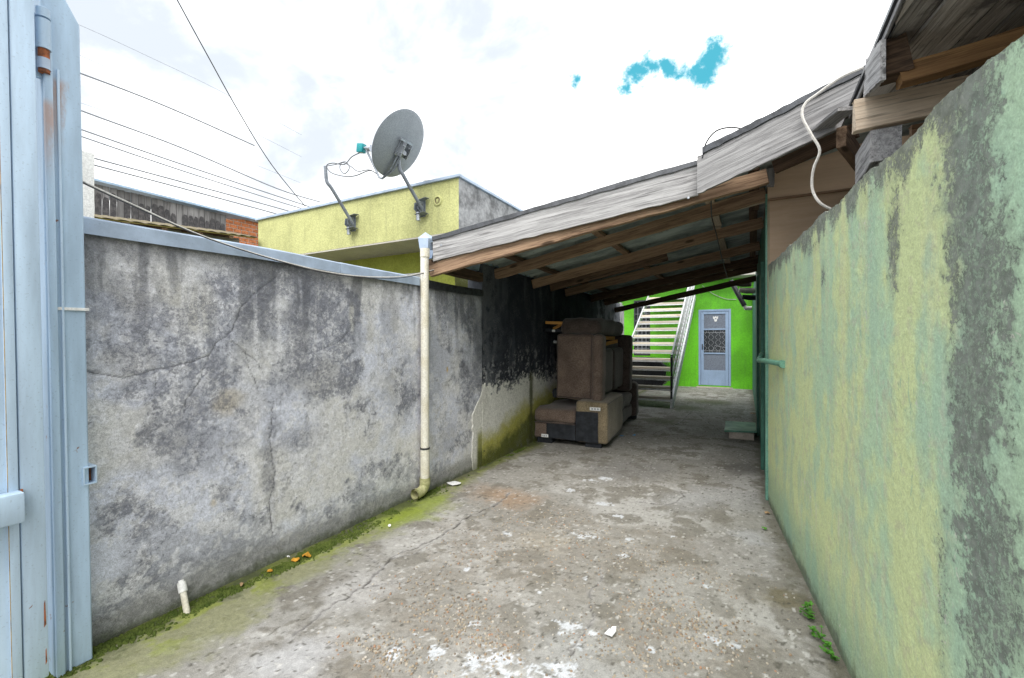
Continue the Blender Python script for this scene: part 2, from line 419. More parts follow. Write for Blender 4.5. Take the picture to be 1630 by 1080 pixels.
def board(name, p0, p1, w, t, m, parent=None, up=(0, 0, 1), seed=0, rough=.003, label=None):
    p0 = Vector(p0); p1 = Vector(p1); d = p1-p0; L = d.length; x = d.normalized()
    u = Vector(up); z = (u-x*u.dot(x)).normalized(); y = z.cross(x)
    mw = Matrix.Translation((p0+p1)/2) @ Matrix((x, y, z)).transposed().to_4x4()
    vs, fs = board_mesh(L, w, t, seed, rough)
    me = bpy.data.meshes.new(name); me.from_pydata(vs, [], fs)
    bm = bmesh.new(); bm.from_mesh(me); bmesh.ops.recalc_face_normals(bm, faces=bm.faces); bm.to_mesh(me); bm.free()
    finish(me, m, 35)
    return info(place(bpy.data.objects.new(name, me), mw, parent), label)
def slab4(name, c, thick, m, parent=None, label=None, seed=0):
    """board given by its 4 face corners (bottom-left, bottom-right, top-right, top-left), extruded backwards; grain along its length"""
    c = [Vector(p) for p in c]
    x = (c[1]-c[0]).normalized(); nrm = x.cross(c[3]-c[0]).normalized(); z = nrm.cross(x)
    mw = Matrix.Translation((c[0]+c[1]+c[2]+c[3])/4) @ Matrix((x, -nrm, z)).transposed().to_4x4()
    # local axes: X along, Y into the board, Z up
    mw = Matrix.Translation((c[0]+c[1]+c[2]+c[3])/4) @ Matrix((x, z.cross(x), z)).transposed().to_4x4()
    inv = mw.inverted(); rg = random.Random(seed); n = 24; mb = MB(); vs = []
    for i in range(n+1):
        f = i/n; b = inv @ c[0].lerp(c[1], f); t = inv @ c[3].lerp(c[2], f)
        e0 = rg.uniform(-.004, .004); e1 = rg.uniform(-.004, .004)
        vs += [(b.x, 0, b.z+e0), (b.x, thick, b.z+e0), (t.x, thick, t.z+e1), (t.x, 0, t.z+e1)]
    fs = []
    for i in range(n):
        for j in range(4): fs.append((i*4+j, i*4+(j+1) % 4, (i+1)*4+(j+1) % 4, (i+1)*4+j))
    fs += [(3, 2, 1, 0), (n*4, n*4+1, n*4+2, n*4+3)]
    me = bpy.data.meshes.new(name); me.from_pydata(vs, [], fs)
    bm = bmesh.new(); bm.from_mesh(me); bmesh.ops.recalc_face_normals(bm, faces=bm.faces); bm.to_mesh(me); bm.free()
    finish(me, m, 35)
    return info(place(bpy.data.objects.new(name, me), mw, parent), label)
def spline(pts, n=8):
    P = [Vector(p) for p in pts]; out = []
    for i in range(len(P)-1):
        a, b, c, d = P[max(i-1, 0)], P[i], P[i+1], P[min(i+2, len(P)-1)]
        for k in range(n):
            t = k/n; out.append(.5*((2*b)+(c-a)*t+(2*a-5*b+4*c-d)*t*t+(3*b-a-3*c+d)*t*t*t))
    return out+[P[-1]]

# ---- numpy noise
def _h(ix, iy, seed):
    n = (ix.astype(np.int64)*374761393 + iy.astype(np.int64)*668265263 + seed*982451653) & 0x7fffffff
    n = ((n ^ (n >> 13))*1274126177) & 0x7fffffff
    return ((n ^ (n >> 16)) & 0xffff)/65535.0
def vn(x, y, seed=0):
    ix = np.floor(x); iy = np.floor(y); fx = x-ix; fy = y-iy
    fx = fx*fx*fx*(fx*(fx*6-15)+10); fy = fy*fy*fy*(fy*(fy*6-15)+10)
    a = _h(ix, iy, seed); b = _h(ix+1, iy, seed); c = _h(ix, iy+1, seed); d = _h(ix+1, iy+1, seed)
    return (a*(1-fx)+b*fx)*(1-fy)+(c*(1-fx)+d*fx)*fy
def fbm(x, y, sc, oct=5, rough=.55, seed=0):
    s = 0; a = 1; t = 0
    for o in range(oct):
        th = .6*o; cx, sx = math.cos(th), math.sin(th)
        s = s+a*vn((x*cx-y*sx)*sc+o*17.3, (x*sx+y*cx)*sc+o*9.1, seed+o*13); t += a; a *= rough; sc *= 2.03
    return s/t
def sst(v, a, b):
    t = np.clip((v-a)/(b-a), 0, 1); return t*t*(3-2*t)
def lerp(a, b, f): return a*(1-f[..., None])+np.array(b)*f[..., None]
def pdist(x, y, pl):
    d = np.full(x.shape, 1e9)
    for (x0, y0), (x1, y1) in zip(pl[:-1], pl[1:]):
        dx, dy = x1-x0, y1-y0; L = dx*dx+dy*dy+1e-12
        t = np.clip(((x-x0)*dx+(y-y0)*dy)/L, 0, 1)
        d = np.minimum(d, np.hypot(x-x0-t*dx, y-y0-t*dy))
    return d
def grid_obj(name, P, C, m, parent=None, extra=None, kind=None, label=None, smooth=60):
    """P: n x m x 3 positions, C: n x m x 3 colours -> one mesh with a 'paint' attribute. extra: (verts, faces, colour) appended"""
    n, k = P.shape[:2]; V = P.reshape(-1, 3)
    idx = np.arange(n*k).reshape(n, k)
    F = np.stack([idx[:-1, :-1], idx[1:, :-1], idx[1:, 1:], idx[:-1, 1:]], -1).reshape(-1, 4)
    if C.shape[-1] == 3: C = np.concatenate([C, np.ones(C.shape[:-1]+(1,))], -1)
    C = C.reshape(-1, 4)
    if extra:
        ev, ef, ec = extra; F = np.vstack([F, np.array(ef)+len(V)]); V = np.vstack([V, np.array(ev)]); ec = np.append(np.array(ec)[:3], 1.); C = np.vstack([C, np.tile(ec, (len(ev), 1))])
    me = bpy.data.meshes.new(name)
    me.vertices.add(len(V)); me.vertices.foreach_set('co', V.astype(np.float32).ravel())
    me.loops.add(len(F)*4); me.loops.foreach_set('vertex_index', F.astype(np.int32).ravel())
    me.polygons.add(len(F)); me.polygons.foreach_set('loop_start', np.arange(0, len(F)*4, 4, dtype=np.int32))
    me.update(calc_edges=True)
    a = me.color_attributes.new('paint', 'FLOAT_COLOR', 'POINT')
    a.data.foreach_set('color', np.clip(C, 0, 1).astype(np.float32).ravel())
    finish(me, m, smooth); me.validate()
    return info(place(bpy.data.objects.new(name, me), Matrix(), parent), label, kind=kind)
def nonuni(a, b, s0, s1):
    out = [a]
    while out[-1] < b:
        f = (out[-1]-a)/(b-a); out.append(out[-1]+s0+(s1-s0)*f)
    out[-1] = b; return np.array(out)

# =================================================================== SETTING
XL = -2.454
gm = MB(); gm.add([(-90, -90, -.03), (90, -90, -.03), (90, 90, -.03), (-90, 90, -.03)], [(0, 1, 2, 3)])
part('ground', gm, 'ground', at=(0, 0, 0), kind='structure')

def px_floor(px, py): p = at_z(px, py, 0); return (p.x, p.y)
def rwx(Y): return .572-.11*Y          # plan line of the near right wall
def dwx(Y): return .128-.0095*(Y-4.1)  # plan line of the dark green wall

# ---- alley floor
def build_floor():
    ys = nonuni(.2, 13.42, .0055, .045); n = len(ys)
    us = np.linspace(0, 1, 430)
    Y = np.repeat(ys[:, None], len(us), 1)
    xr = np.where(ys < 4.1, rwx(ys), dwx(ys))+.12; xr = np.where(ys < 1.4, xr+.0, xr)
    X = XL-.02+(xr[:, None]-XL+.02)*us[None, :]
    f1 = fbm(X, Y, 1.3, 6, .6, 3); f2 = fbm(X, Y, 5, 6, .62, 11); f3 = fbm(X, Y, 16, 5, .65, 21); f4 = fbm(X, Y, 60, 3, .6, 31)
    C = np.zeros(X.shape+(3,)); C[:] = (.285, .275, .252)
    C = lerp(C, (.385, .375, .355), sst(f1+.25*(f2-.5), .48, .62))
    C = lerp(C, (.165, .152, .125), sst(f2+.3*(f1-.5), .52, .64)*.75)
    # worn aggregate zones, browner
    wob = (f2-.5)*.7+(f3-.5)*.3
    agg = np.zeros(X.shape)
    for (px, py, rx, ry) in ((800, 880, .75, .45), (700, 960, .5, .3), (1040, 900, .6, .35), (1090, 1010, .45, .28), (760, 1010, .4, .2), (560, 1050, .3, .12), (1080, 870, .5, .3), (860, 820, .5, .3)):
        cx, cy = px_floor(px, py)
        agg = np.maximum(agg, 1-sst(np.hypot((X-cx)/rx, (Y-cy)/ry)+wob*1.6, .6, 1.15))
    C = lerp(C, (.215, .19, .155), agg*(.25+.3*sst(f3, .4, .6)))
    # rusty patch
    cx, cy = px_floor(800, 788); C = lerp(C, (.32, .215, .135), (1-sst(np.hypot((X-cx)/.5, (Y-cy)/.26)+wob*1.4, .1, 1.1))*.7)
    for (px, py, r, cc, a) in ((1255, 955, .16, (.13, .11, .055), .8), (1180, 745, .3, (.11, .105, .10), .6), (1000, 750, .5, (.17, .165, .16), .5), (1090, 800, .35, (.36, .36, .36), .6), (1150, 790, .4, (.33, .33, .33), .5),
                               (650, 860, .26, (.42, .41, .39), .7), (560, 940, .22, (.42, .41, .40), .7), (1080, 940, .3, (.36, .35, .33), .6), (1180, 880, .4, (.33, .32, .31), .5), (860, 860, .22, (.36, .33, .28), .6), (930, 700, .3, (.14, .14, .13), .6), (1190, 855, .15, (.42, .42, .43), .7), (470, 1050, .22, (.45, .45, .46), .7), (900, 1060, .3, (.36, .36, .35), .6)):
        cx, cy = px_floor(px, py)
        C = lerp(C, cc, (1-sst(np.hypot(X-cx, Y-cy)/r+wob*1.5, .35, 1.1))*a)
    # splashes of white paint
    wp = np.zeros(X.shape)
    for (px, py, r) in ((788, 1050, .075), (770, 1062, .05), (812, 1040, .04), (850, 1072, .055), (890, 1065, .05), (912, 998, .04), (752, 990, .028), (925, 853, .05), (912, 1025, .025), (935, 853, .04), (945, 1008, .02),
                        (988, 823, .03), (960, 802, .035), (1138, 1018, .025), (965, 762, .05), (940, 765, .04), (1122, 933, .02), (805, 850, .03), (830, 925, .02), (860, 943, .012), (990, 885, .025), (930, 920, .02), (1075, 855, .02), (1172, 1030, .03), (745, 905, .015),
                        (1000, 857, .02), (905, 780, .035), (1035, 1035, .015), (690, 1040, .03), (660, 1010, .02), (630, 1040, .03)):
        cx, cy = px_floor(px, py)
        wp = np.maximum(wp, 1-sst(np.hypot((X-cx)/1.25, Y-cy)/r+(f3-.5)*3.2+(f4-.5)*1.6, .75, .95))
    C = lerp(C, (.58, .60, .63), wp*.9)
    # small flecks everywhere
    fl = sst(fbm(X, Y, 38, 2, .5, 77), .78, .83); C = lerp(C, (.50, .49, .47), fl*.8)
    fl = sst(fbm(X, Y, 47, 2, .5, 99), .77, .83); C = lerp(C, (.09, .085, .07), fl*.8)
    # moss and algae by the left wall
    dl = X-XL
    wm = np.interp(Y, [.5, .9, 1.3, 1.8, 2.3, 2.8, 3.1, 3.6, 5, 5.4, 7], [.42, .46, .40, .34, .36, .40, .26, .16, .20, .05, .05])
    al = 1-sst(dl/wm+(f2-.5)*1.3+(f3-.5)*.6, .55, 1.15)
    C = lerp(C, (.23, .235, .11), al*.75)
    C = lerp(C, (.225, .26, .055), al*sst(f2+.5*(f3-.5), .44, .62)*.85)
    am = (1-sst(dl/(wm*.35)+(f3-.5)*1.5, .5, 1.1))*sst(fbm(X, Y, 3.5, 4, .6, 67), .42, .6); C = lerp(C, (.06, .085, .025), am*.8)
    for (px, py, r) in ((655, 815, .28), (620, 830, .2), (690, 795, .2), (510, 870, .14), (440, 900, .13)):
        cx, cy = px_floor(px, py); C = lerp(C, (.24, .31, .03), (1-sst(np.hypot(X-cx, Y-cy)/r+wob, .2, 1.0))*.65)
    C = lerp(C, (.07, .075, .04), (1-sst(dl/.12+(f3-.5)*2, .4, 1.3))*.6)
    # damp moss patches in the back yard and by the stair
    for (px, py, r) in ((1050, 670, .4), (1130, 640, .6), (1095, 650, .5)):
        cx, cy = px_floor(px, py); C = lerp(C, (.10, .115, .05), (1-sst(np.hypot(X-cx, Y-cy)/r+wob*2, .2, 1.0))*.7)
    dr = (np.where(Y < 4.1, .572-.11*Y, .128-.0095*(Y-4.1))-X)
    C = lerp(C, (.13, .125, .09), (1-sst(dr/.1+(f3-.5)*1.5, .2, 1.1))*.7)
    # cracks
    Z = (f2-.5)*.010+(f3-.5)*.004+(f4-.5)*.0028-agg*(.002)+agg*(f4-.5)*.004
    jx = X+(f3-.5)*.05; jy = Y+(f4-.5)*.03
    for pl, w in ((((470, 1012), (520, 970), (575, 935), (608, 905), (622, 888), (670, 868), (705, 850), (745, 822), (790, 803), (812, 785)), .006),
                  (((610, 905), (585, 885), (560, 878)), .003), (((620, 890), (660, 882), (690, 860)), .003), (((575, 935), (640, 925), (700, 930)), .0025),
                  (((955, 905), (958, 925), (942, 935), (938, 965), (946, 985), (925, 1015), (905, 1045)), .004),
                  (((1084, 782), (1086, 793), (1072, 802), (1055, 804), (1015, 798)), .005), (((1100, 655), (1085, 672), (1040, 690)), .006),
                  (((700, 850), (720, 880), (700, 910)), .0025), (((1105, 655), (1150, 690), (1205, 700)), .005)):
        d = pdist(jx, jy, [px_floor(*p) for p in pl])
        C = lerp(C, (.06, .055, .05), (1-sst(d, w*.4, w*1.6))*.9); Z -= .006*(1-sst(d, 0, w*2))
        C = lerp(C, (.42, .41, .40), ((1-sst(d, w, w*8))*sst(f3, .4, .55)*.35))
    grid_obj('concrete_floor', np.stack([X, Y, Z], -1), C, 'floor', kind='structure')
    return
build_floor()

# ---- left boundary wall
def wl(px, py): p = at_x(px, py, XL); return (p.y, p.z)
def relief(Y, Z, seed, amp=1.):
    return amp*((fbm(Y, Z, 2, 4, .5, seed)-.5)*.030+(fbm(Y, Z, 12, 4, .55, seed+5)-.5)*.010+(fbm(Y, Z, 48, 3, .6, seed+9)-.5)*.006)
def wall_grid(name, ys, zs, top, plane, back, colfun, m, parent, seed, amp=1., axis_dir=1):
    """front sheet of a wall at X=plane(Y), real thickness to `back` metres behind"""
    v = np.linspace(0, 1, zs); Y = np.repeat(ys[:, None], zs, 1)
    Tp = top(ys)[:, None]; Z = -.03+(Tp+.03)*v[None, :]
    Z = np.repeat(Z, 1, 0) if Z.shape == Y.shape else np.broadcast_to(Z, Y.shape).copy()
    rel = relief(Y, Z, seed, amp); C, dz = colfun(Y, Z)
    X = plane(Y)+axis_dir*(rel+dz)
    P = np.stack([X, Y, Z], -1)
    # wrap top and both ends back to the wall's far side
    def bk(a): b = a.copy(); b[..., 0] -= axis_dir*back; return b
    P = np.concatenate([P, bk(P[:, -1:])], 1); C = np.concatenate([C, C[:, -1:]], 1)
    P = np.concatenate([bk(P[:1]), P, bk(P[-1:])], 0); C = np.concatenate([C[:1], C, C[-1:]], 0)
    a, b = P[0, 0], P[-1, 0]; c, d = P[-1, -1], P[0, -1]
    return grid_obj(name, P, C, m, parent, extra=([a, b, c, d], [(0, 1, 2, 3)], C[0, 0]))

Y0W = .765
def top_left(y): return 1.79+.012*np.sin(y*1.3)+(y-Y0W)*.012
def col_left(Y, Z):
    f1 = fbm(Y, Z, 1.6, 6, .6, 41); f2 = fbm(Y, Z, 6, 6, .65, 47); f3 = fbm(Y, Z, 22, 5, .65, 53)
    st = fbm(Y*9, Z*1.0, 1.0, 5, .6, 61)
    Lm = .26+.30*sst(f1+.35*(f2-.5), .46, .66)+.14*sst(f2, .5, .65)
    C = np.zeros(Y.shape+(3,)); C[:] = (.66, .68, .77)
    C = lerp(C, (.66, .645, .61), sst(fbm(Y, Z, 2.4, 4, .5, 71), .5, .66)*.75)
    C = lerp(C, (.38, .39, .44), sst(f1+.35*(f2-.5), .49, .63)*.75)
    C = lerp(C, (.20, .205, .23), sst(f2+.5*(f3-.5), .57, .67)*.6)
    C = lerp(C, (.78, .78, .82), sst(f3+.4*(f2-.5), .55, .64)*.65)
    C = lerp(C, (.72, .72, .75), sst(fbm(Y, Z, 9, 5, .7, 83), .55, .66)*.7)
    hz = sst(Z, .9, 1.75)
    C = lerp(C, (.13, .135, .15), hz*sst(st+.25*(f2-.5), .52, .66)*.75)
    C = lerp(C, (.19, .19, .19), sst(Z+.12*(f2-.5)*2, 1.62, 1.75)*.65)
    wob = (f2-.5)*1.4+(f3-.5)*.6
    for (px, py, ry, rz, a) in ((215, 480, .12, .22, .75), (165, 450, .1, .3, .5), (505, 480, .16, .20, .9), (480, 500, .1, .28, .7), (560, 520, .2, .22, .5), (330, 715, .2, .12, .6), (480, 700, .22, .12, .8), (270, 700, .16, .2, .5),
                                (430, 740, .05, .4, .8), (490, 600, .2, .2, .3), (640, 620, .3, .3, .5), (250, 920, .14, .1, .6), (350, 880, .2, .08, .5), (620, 500, .1, .3, .6), (700, 560, .22, .45, .55), (720, 480, .3, .25, .75), (760, 560, .15, .35, .6), (715, 700, .2, .2, .5), (200, 400, .3, .06, .5), (440, 420, .35, .05, .6), (330, 400, .3, .05, .4)):
        cy, cz = wl(px, py)
        bb = (1-sst(np.hypot((Y-cy)/ry, (Z-cz)/rz)+wob*1.5, .3, 1.2))*a; C = lerp(C, (.17, .175, .20), bb*.6); Lm = np.maximum(Lm, bb*.66)
    for (px, py, ry, rz, a, cc) in ((360, 640, .10, .08, .75, (.50, .45, .37)), (560, 440+60, .03, .17, .8, (.56, .55, .52)), (590, 520, .05, .14, .6, (.54, .53, .50)), (310, 480, .14, .2, .5, (.55, .53, .47)), (400, 650, .1, .2, .35, (.52, .50, .47)), (520, 600, .15, .15, .4, (.56, .54, .50)),
                                    (712, 588, .015, .035, .9, (.50, .33, .08)), (340, 800, .02, .03, .6, (.5, .42, .28)), (700, 520, .03, .2, .45, (.5, .49, .46)), (190, 580, .15, .1, .3, (.52, .5, .46))):
        cy, cz = wl(px, py)
        C = lerp(C, cc, (1-sst(np.hypot((Y-cy)/ry, (Z-cz)/rz)+wob*.8, .3, 1.1))*a)
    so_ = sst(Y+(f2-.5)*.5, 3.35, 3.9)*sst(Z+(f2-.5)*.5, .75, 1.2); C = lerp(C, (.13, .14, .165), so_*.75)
    C = lerp(C, (.66, .66, .69), sst(fbm(Y*16, Z*1.1, 1.0, 4, .6, 91), .60, .70)*sst(Z, .9, 1.3)*(1-sst(Z, 1.6, 1.75))*.6)
    # footing strip and damp
    C = lerp(C, (.22, .215, .20), (1-sst(Z+(f2-.5)*.12, .08, .20))*.7)
    C = lerp(C, (.09, .105, .05), (1-sst(Z+(f3-.5)*.06, .0, .07))*.8)
    dz = np.zeros(Y.shape)
    jy = Y+(f3-.5)*.03; jz = Z+(f2-.5)*.03
    Lm = Lm*(.35+.65*sst(Z+(f2-.5)*.3, .12, .42))
    for pl, w in ((((133, 590), (165, 598), (200, 603), (240, 592), (300, 577), (332, 566), (345, 547), (370, 527), (383, 492), (400, 470), (425, 452), (440, 440)), .0042),
                  (((332, 566), (322, 600), (300, 632), (292, 656)), .0035), (((368, 545), (390, 560), (400, 590), (412, 620)), .003),
                  (((436, 640), (430, 700), (438, 760), (428, 800), (436, 850)), .004), (((385, 560), (410, 575), (420, 600)), .003), (((505, 560), (540, 545), (560, 520)), .002), (((720, 470), (745, 500), (760, 540)), .004), (((250, 600), (245, 640), (250, 680)), .002)):
        d = pdist(jy, jz, [wl(*p) for p in pl])
        C = lerp(C, (.10, .10, .11), (1-sst(d, w*.2, w*1.1))*.8*(.5+.5*sst(f3, .3, .5))); dz -= .003*(1-sst(d, 0, w*2))
    return np.concatenate([C, 1-np.clip(Lm, 0, 1)[..., None]], -1), dz
lw = thing('boundary_wall', (XL, 2.3, 0), 'long grey plastered wall with black mould streaks and cracks, blue metal capping', 'wall')
wall_grid('wall', nonuni(Y0W, 3.86, .0055, .010), 330, top_left, lambda Y: np.full(Y.shape, XL), .15, col_left, 'left_wall', lw, 101, .4)
def flashing(y0, y1, m, parent, dz=0, label=None):
    mb = MB()
    prof = [(.020, -.052), (.026, -.052), (.026, .012), (.018, .02), (-.17, .03), (-.176, .024), (-.176, -.03), (-.17, -.03), (-.17, .022), (.018, .012), (.02, .006)]
    ring = []
    ys = np.linspace(y0, y1, 9); vs = []; fs = []; n = len(prof)
    for y in ys:
        tz = float(top_left(np.array([y]))[0])+dz
        for (dx, z) in prof: vs.append((XL+dx+.001*math.sin(y*9), y, tz+z+.003*math.sin(y*5)))
    for i in range(len(ys)-1):
        for j in range(n): fs.append((i*n+j, i*n+(j+1) % n, (i+1)*n+(j+1) % n, (i+1)*n+j))
    fs += [tuple(range(n))[::-1], tuple(range((len(ys)-1)*n, len(ys)*n))]
    mb.add(vs, fs); return part('flashing', mb, m, parent, label=label)
flashing(Y0W-.06, 2.05, 'coping', lw); flashing(2.052, 2.86, 'coping', lw, .002); flashing(2.94, 3.855, 'darksteel', lw, -.006, 'dark grey length of metal flashing')

# ---- taller blackened wall under the carport
def col_tall(Y, Z):
    f1 = fbm(Y, Z, 1.6, 6, .6, 141); f2 = fbm(Y, Z, 6, 6, .65, 147); f3 = fbm(Y, Z, 22, 5, .65, 153)
    st = fbm(Y*8, Z, 1.0, 5, .6, 161)
    C = np.zeros(Y.shape+(3,)); C[:] = (.74, .73, .69)                      # cream plaster
    C = lerp(C, (.52, .51, .46), sst(f1, .45, .65)*.4)
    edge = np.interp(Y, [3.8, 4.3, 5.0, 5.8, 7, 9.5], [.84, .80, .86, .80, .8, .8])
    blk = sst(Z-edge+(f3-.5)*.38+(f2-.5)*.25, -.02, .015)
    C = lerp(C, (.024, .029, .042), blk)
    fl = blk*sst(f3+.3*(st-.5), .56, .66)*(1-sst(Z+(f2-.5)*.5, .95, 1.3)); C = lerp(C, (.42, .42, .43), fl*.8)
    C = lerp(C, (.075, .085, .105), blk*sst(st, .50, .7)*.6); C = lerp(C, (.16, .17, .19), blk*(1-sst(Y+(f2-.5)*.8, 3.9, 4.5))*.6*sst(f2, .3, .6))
    mo = np.interp(Y, [3.8, 4.4, 5.0, 5.9, 7], [.26, .38, .54, .66, .72])
    dm = Z-mo+(f2-.5)*.16+(f3-.5)*.07
    C = lerp(C, (.40, .38, .045), (1-sst(dm, -.10, .12))*.9)
    C = lerp(C, (.085, .10, .022), (1-sst(dm, -.24, -.10))*.9)
    C = lerp(C, (.15, .15, .12), (1-sst(dm, -.48, -.26))*sst(f2, .42, .56)*.8)
    ysx = 5.02; C = lerp(C, (.08, .085, .03), (1-sst(np.abs(Y-ysx+(f3-.5)*.05), .02, .075))*(1-sst(Z, .82, .95))*.85)
    far = sst(Y, 7.4, 7.9)*sst(Z, 1.2, 1.4); C = lerp(C, (.26, .27, .30), far*sst(f2, .35, .6)*.8)
    # rough left boundary of the cream coat against the grey wall
    lb = 1-sst(Y+(f3-.5)*.14+(f2-.5)*.10, 3.90, 3.93); C = lerp(C, (.20, .205, .22), lb*.0)
    dz = -.004*blk+.004*(fl>.5)
    return C, dz
tw = thing('taller_wall', (XL, 6.6, 0), 'taller wall under the carport, soot black above, cream plaster and moss below', 'wall')
wall_grid('wall', nonuni(3.864, 9.35, .010, .022), 260, lambda y: np.full(y.shape, 2.105), lambda Y: np.full(Y.shape, XL+.004), .18, col_tall, 'left_wall', tw, 301, .4)
# ragged cream coat that laps onto the grey wall
def lap():
    C = []; P = []
    ys = np.linspace(3.60, 3.93, 60); zz = np.linspace(0, .86, 140)
    Y = np.repeat(ys[:, None], 140, 1); Z = np.repeat(zz[None], 60, 0)
    left = 3.60+.10*fbm(Y*0+7, Z, 5, 5, .7, 9)+.22*sst(Z, .5, .86)-.0*Z
    f = fbm(Y, Z, 14, 4, .6, 5)
    inside = sst(Y-left, 0, .02)*(1-sst(Z-(.86-.12*(3.93-Y)/.3)+(f-.5)*.2, -.02, .02))
    X = XL-.010+inside*.015+relief(Y, Z, 77, .15)
    Cc = np.zeros(Y.shape+(3,)); Cc[:] = (.70, .69, .65)
    Cc = lerp(Cc, (.20, .20, .12), (1-sst(Z+(f-.5)*.1, .0, .12))*.6)
    Cc = lerp(Cc, (.26, .26, .04), sst(Y, 3.74, 3.8)*(1-sst(Z+(f-.5)*.1, .28, .46))*.9)
    Cc = lerp(Cc, (.09, .10, .03), sst(Y, 3.74, 3.8)*(1-sst(Z+(f-.5)*.1, .10, .25))*.9)
    grid_obj('plaster_coat', np.stack([X, Y, Z], -1), Cc, 'left_wall', tw, label='ragged cream plaster edge with mossy foot')
lap()

# ---- near right wall
def col_right(Y, Z):
    f1 = fbm(Y*2.2, Z*.7, 1.2, 5, .55, 241); f2 = fbm(Y, Z, 6, 6, .65, 247); f3 = fbm(Y, Z, 24, 5, .68, 253); f4 = fbm(Y, Z, 70, 3, .6, 263)
    f5 = fbm(Y, Z, 85, 4, .75, 269)
    st = fbm(Y*14, Z*1.2, 1.0, 5, .6, 261)
    C = np.zeros(Y.shape+(3,)); C[:] = (.63, .71, .38); Lm = np.zeros(Y.shape)                        # yellow green
    C = lerp(C, (.45, .635, .45), sst(.6*fbm(Y*4.5, Z*1.0, 1.2, 5, .6, 281)+.4*fbm(Y, Z, 2.2, 5, .6, 288)+.35*(f2-.5), .44, .62)*.8)
    C = lerp(C, (.67, .66, .40), sst(st+.2*(f2-.5), .53, .72)*.35)
    C = lerp(C, (.36, .52, .42), sst(fbm(Y*7, Z*1.4, 1.3, 5, .65, 273)+.4*(f2-.5), .55, .72)*.4)
    C = lerp(C, (.50, .47, .36), sst(f3+.2*(f2-.5), .62, .70)*.35)
    wob = (f2-.5)*1.0+(f3-.5)*.9+(f4-.5)*.5
    def blob(cols, px, py, ry, rz, a, k=1.):
        nonlocal C, Lm
        r_ = ray(px, py); t = .572/(r_.x+.11*r_.y); cy, cz = r_.y*t, H+r_.z*t
        br = 1-sst(np.hypot((Y-cy)/ry, (Z-cz)/rz)+wob*k, .25, 1.25)
        if k >= .5: Lm = np.maximum(Lm, np.minimum(br*a*.95, .66)*(.75+.5*f2)); C = lerp(C, cols, br*a*.30)
        else: C = lerp(C, cols, br*a)
    mint = (.43, .62, .46)
    C = lerp(C, mint, (1-sst(Y+(f2-.5)*.2+(f3-.5)*.1, 1.34, 1.48))*.8)
    grey = (.20, .215, .20)
    for (px, py, ry, rz, a) in ((1545, 300, .13, .55, .95), (1560, 520, .13, .45, .9), (1545, 700, .12, .4, .8), (1570, 900, .14, .35, .85), (1530, 220, .12, .35, .8), (1520, 430, .06, .5, .7), (1500, 950, .05, .25, .5), (1610, 640, .05, .3, .5), (1600, 960, .1, .2, .7)):
        blob(grey, px, py, ry, rz, a, 1.15)
    for (px, py, ry, rz, a) in ((1420, 400, .05, .22, .85), (1425, 350, .05, .15, .8), (1310, 440, .06, .10, .7), (1265, 430, .05, .07, .6), (1290, 400, .2, .05, .6), (1400, 300, .2, .05, .5), (1370, 520, .03, .1, .3), (1350, 470, .02, .18, .4), (1285, 930, .10, .10, .6), (1330, 1000, .10, .10, .5)):
        blob((.22, .245, .19), px, py, ry, rz, a, 1.0)
    for (px, py, ry, rz, a) in ((1397, 655, .006, .09, .9), (1335, 840, .02, .07, .5), (1500, 640, .01, .1, .3), (1300, 820, .02, .08, .4), (1250, 700, .04, .25, .3)):
        blob((.60, .60, .50), px, py, ry, rz, a, .2)
    r_ = .572-.11*Y
    C = lerp(C, (.27, .44, .33), (1-sst(Z+(f2-.5)*.2, .1, .38))*.6)
    C = lerp(C, (.10, .105, .075), (1-sst(Z+(f3-.5)*.1, .0, .10))*.75)
    topd = 1.90-Z; C = lerp(C, (.45, .45, .42), (1-sst(topd+(f4-.5)*.02, .004, .018))*.8)
    C = lerp(C, (.30, .32, .24), (1-sst(topd+(st-.5)*.25+(f3-.5)*.05, .02, .10))*.6)
    dz = (f4-.5)*.0022+(f3-.5)*.0012
    Lm = np.maximum(Lm, (1-sst(1.9-Z+(st-.5)*.2, .03, .16))*.75)
    return np.concatenate([C, 1-np.clip(Lm, 0, 1)[..., None]], -1), dz
def top_right(y):
    base = 1.885+.0*y
    s = fbm(y, y*0+3.3, 3.0, 5, .7, 7); s2 = np.floor(fbm(y, y*0+8, 5.5, 3, .6, 3)*7)/7
    return base+(s-.5)*.035+(s2-.5)*.035+.012*(y-2)
rw = thing('faded_green_wall', (.33, 2.6, 0), 'near right wall of faded green and yellow plaster with grey lichen and broken top', 'wall')
wall_grid('wall', nonuni(.75, 4.08, .0065, .009), 300, top_right, lambda Y: .572-.11*Y, .13, col_right, 'right_wall', rw, 501, .22, -1)

# ---- dark green wall behind it
dg = thing('dark_green_wall', (.1, 8.7, 0), 'dark green painted wall seen edge on, right side of the carport', 'wall')
mb = MB(); p = [(dwx(4.12), 4.12), (dwx(13.38), 13.38), (dwx(13.38)+.16, 13.38), (dwx(4.12)+.03, 4.14)]
mb.prism([(x, y, -.02) for x, y in p], (0, 0, 2.60)); part('wall', mb, 'darkgreen', dg, smooth=None)
mb = MB(); mb.box(dwx(4.2)-.022, dwx(4.2)+.002, 4.14, 4.24, 0, 2.50); part('post', mb, 'midgreen', dg, bevel=.004)
for y_, z_ in ((5.1, 2.1), (6.9, 2.2)):
    mb = MB(); mb.box(dwx(y_)-.030, dwx(y_)+.002, y_, y_+.08, 0.0, z_); part('batten', mb, 'darkgreen', dg, bevel=.004)

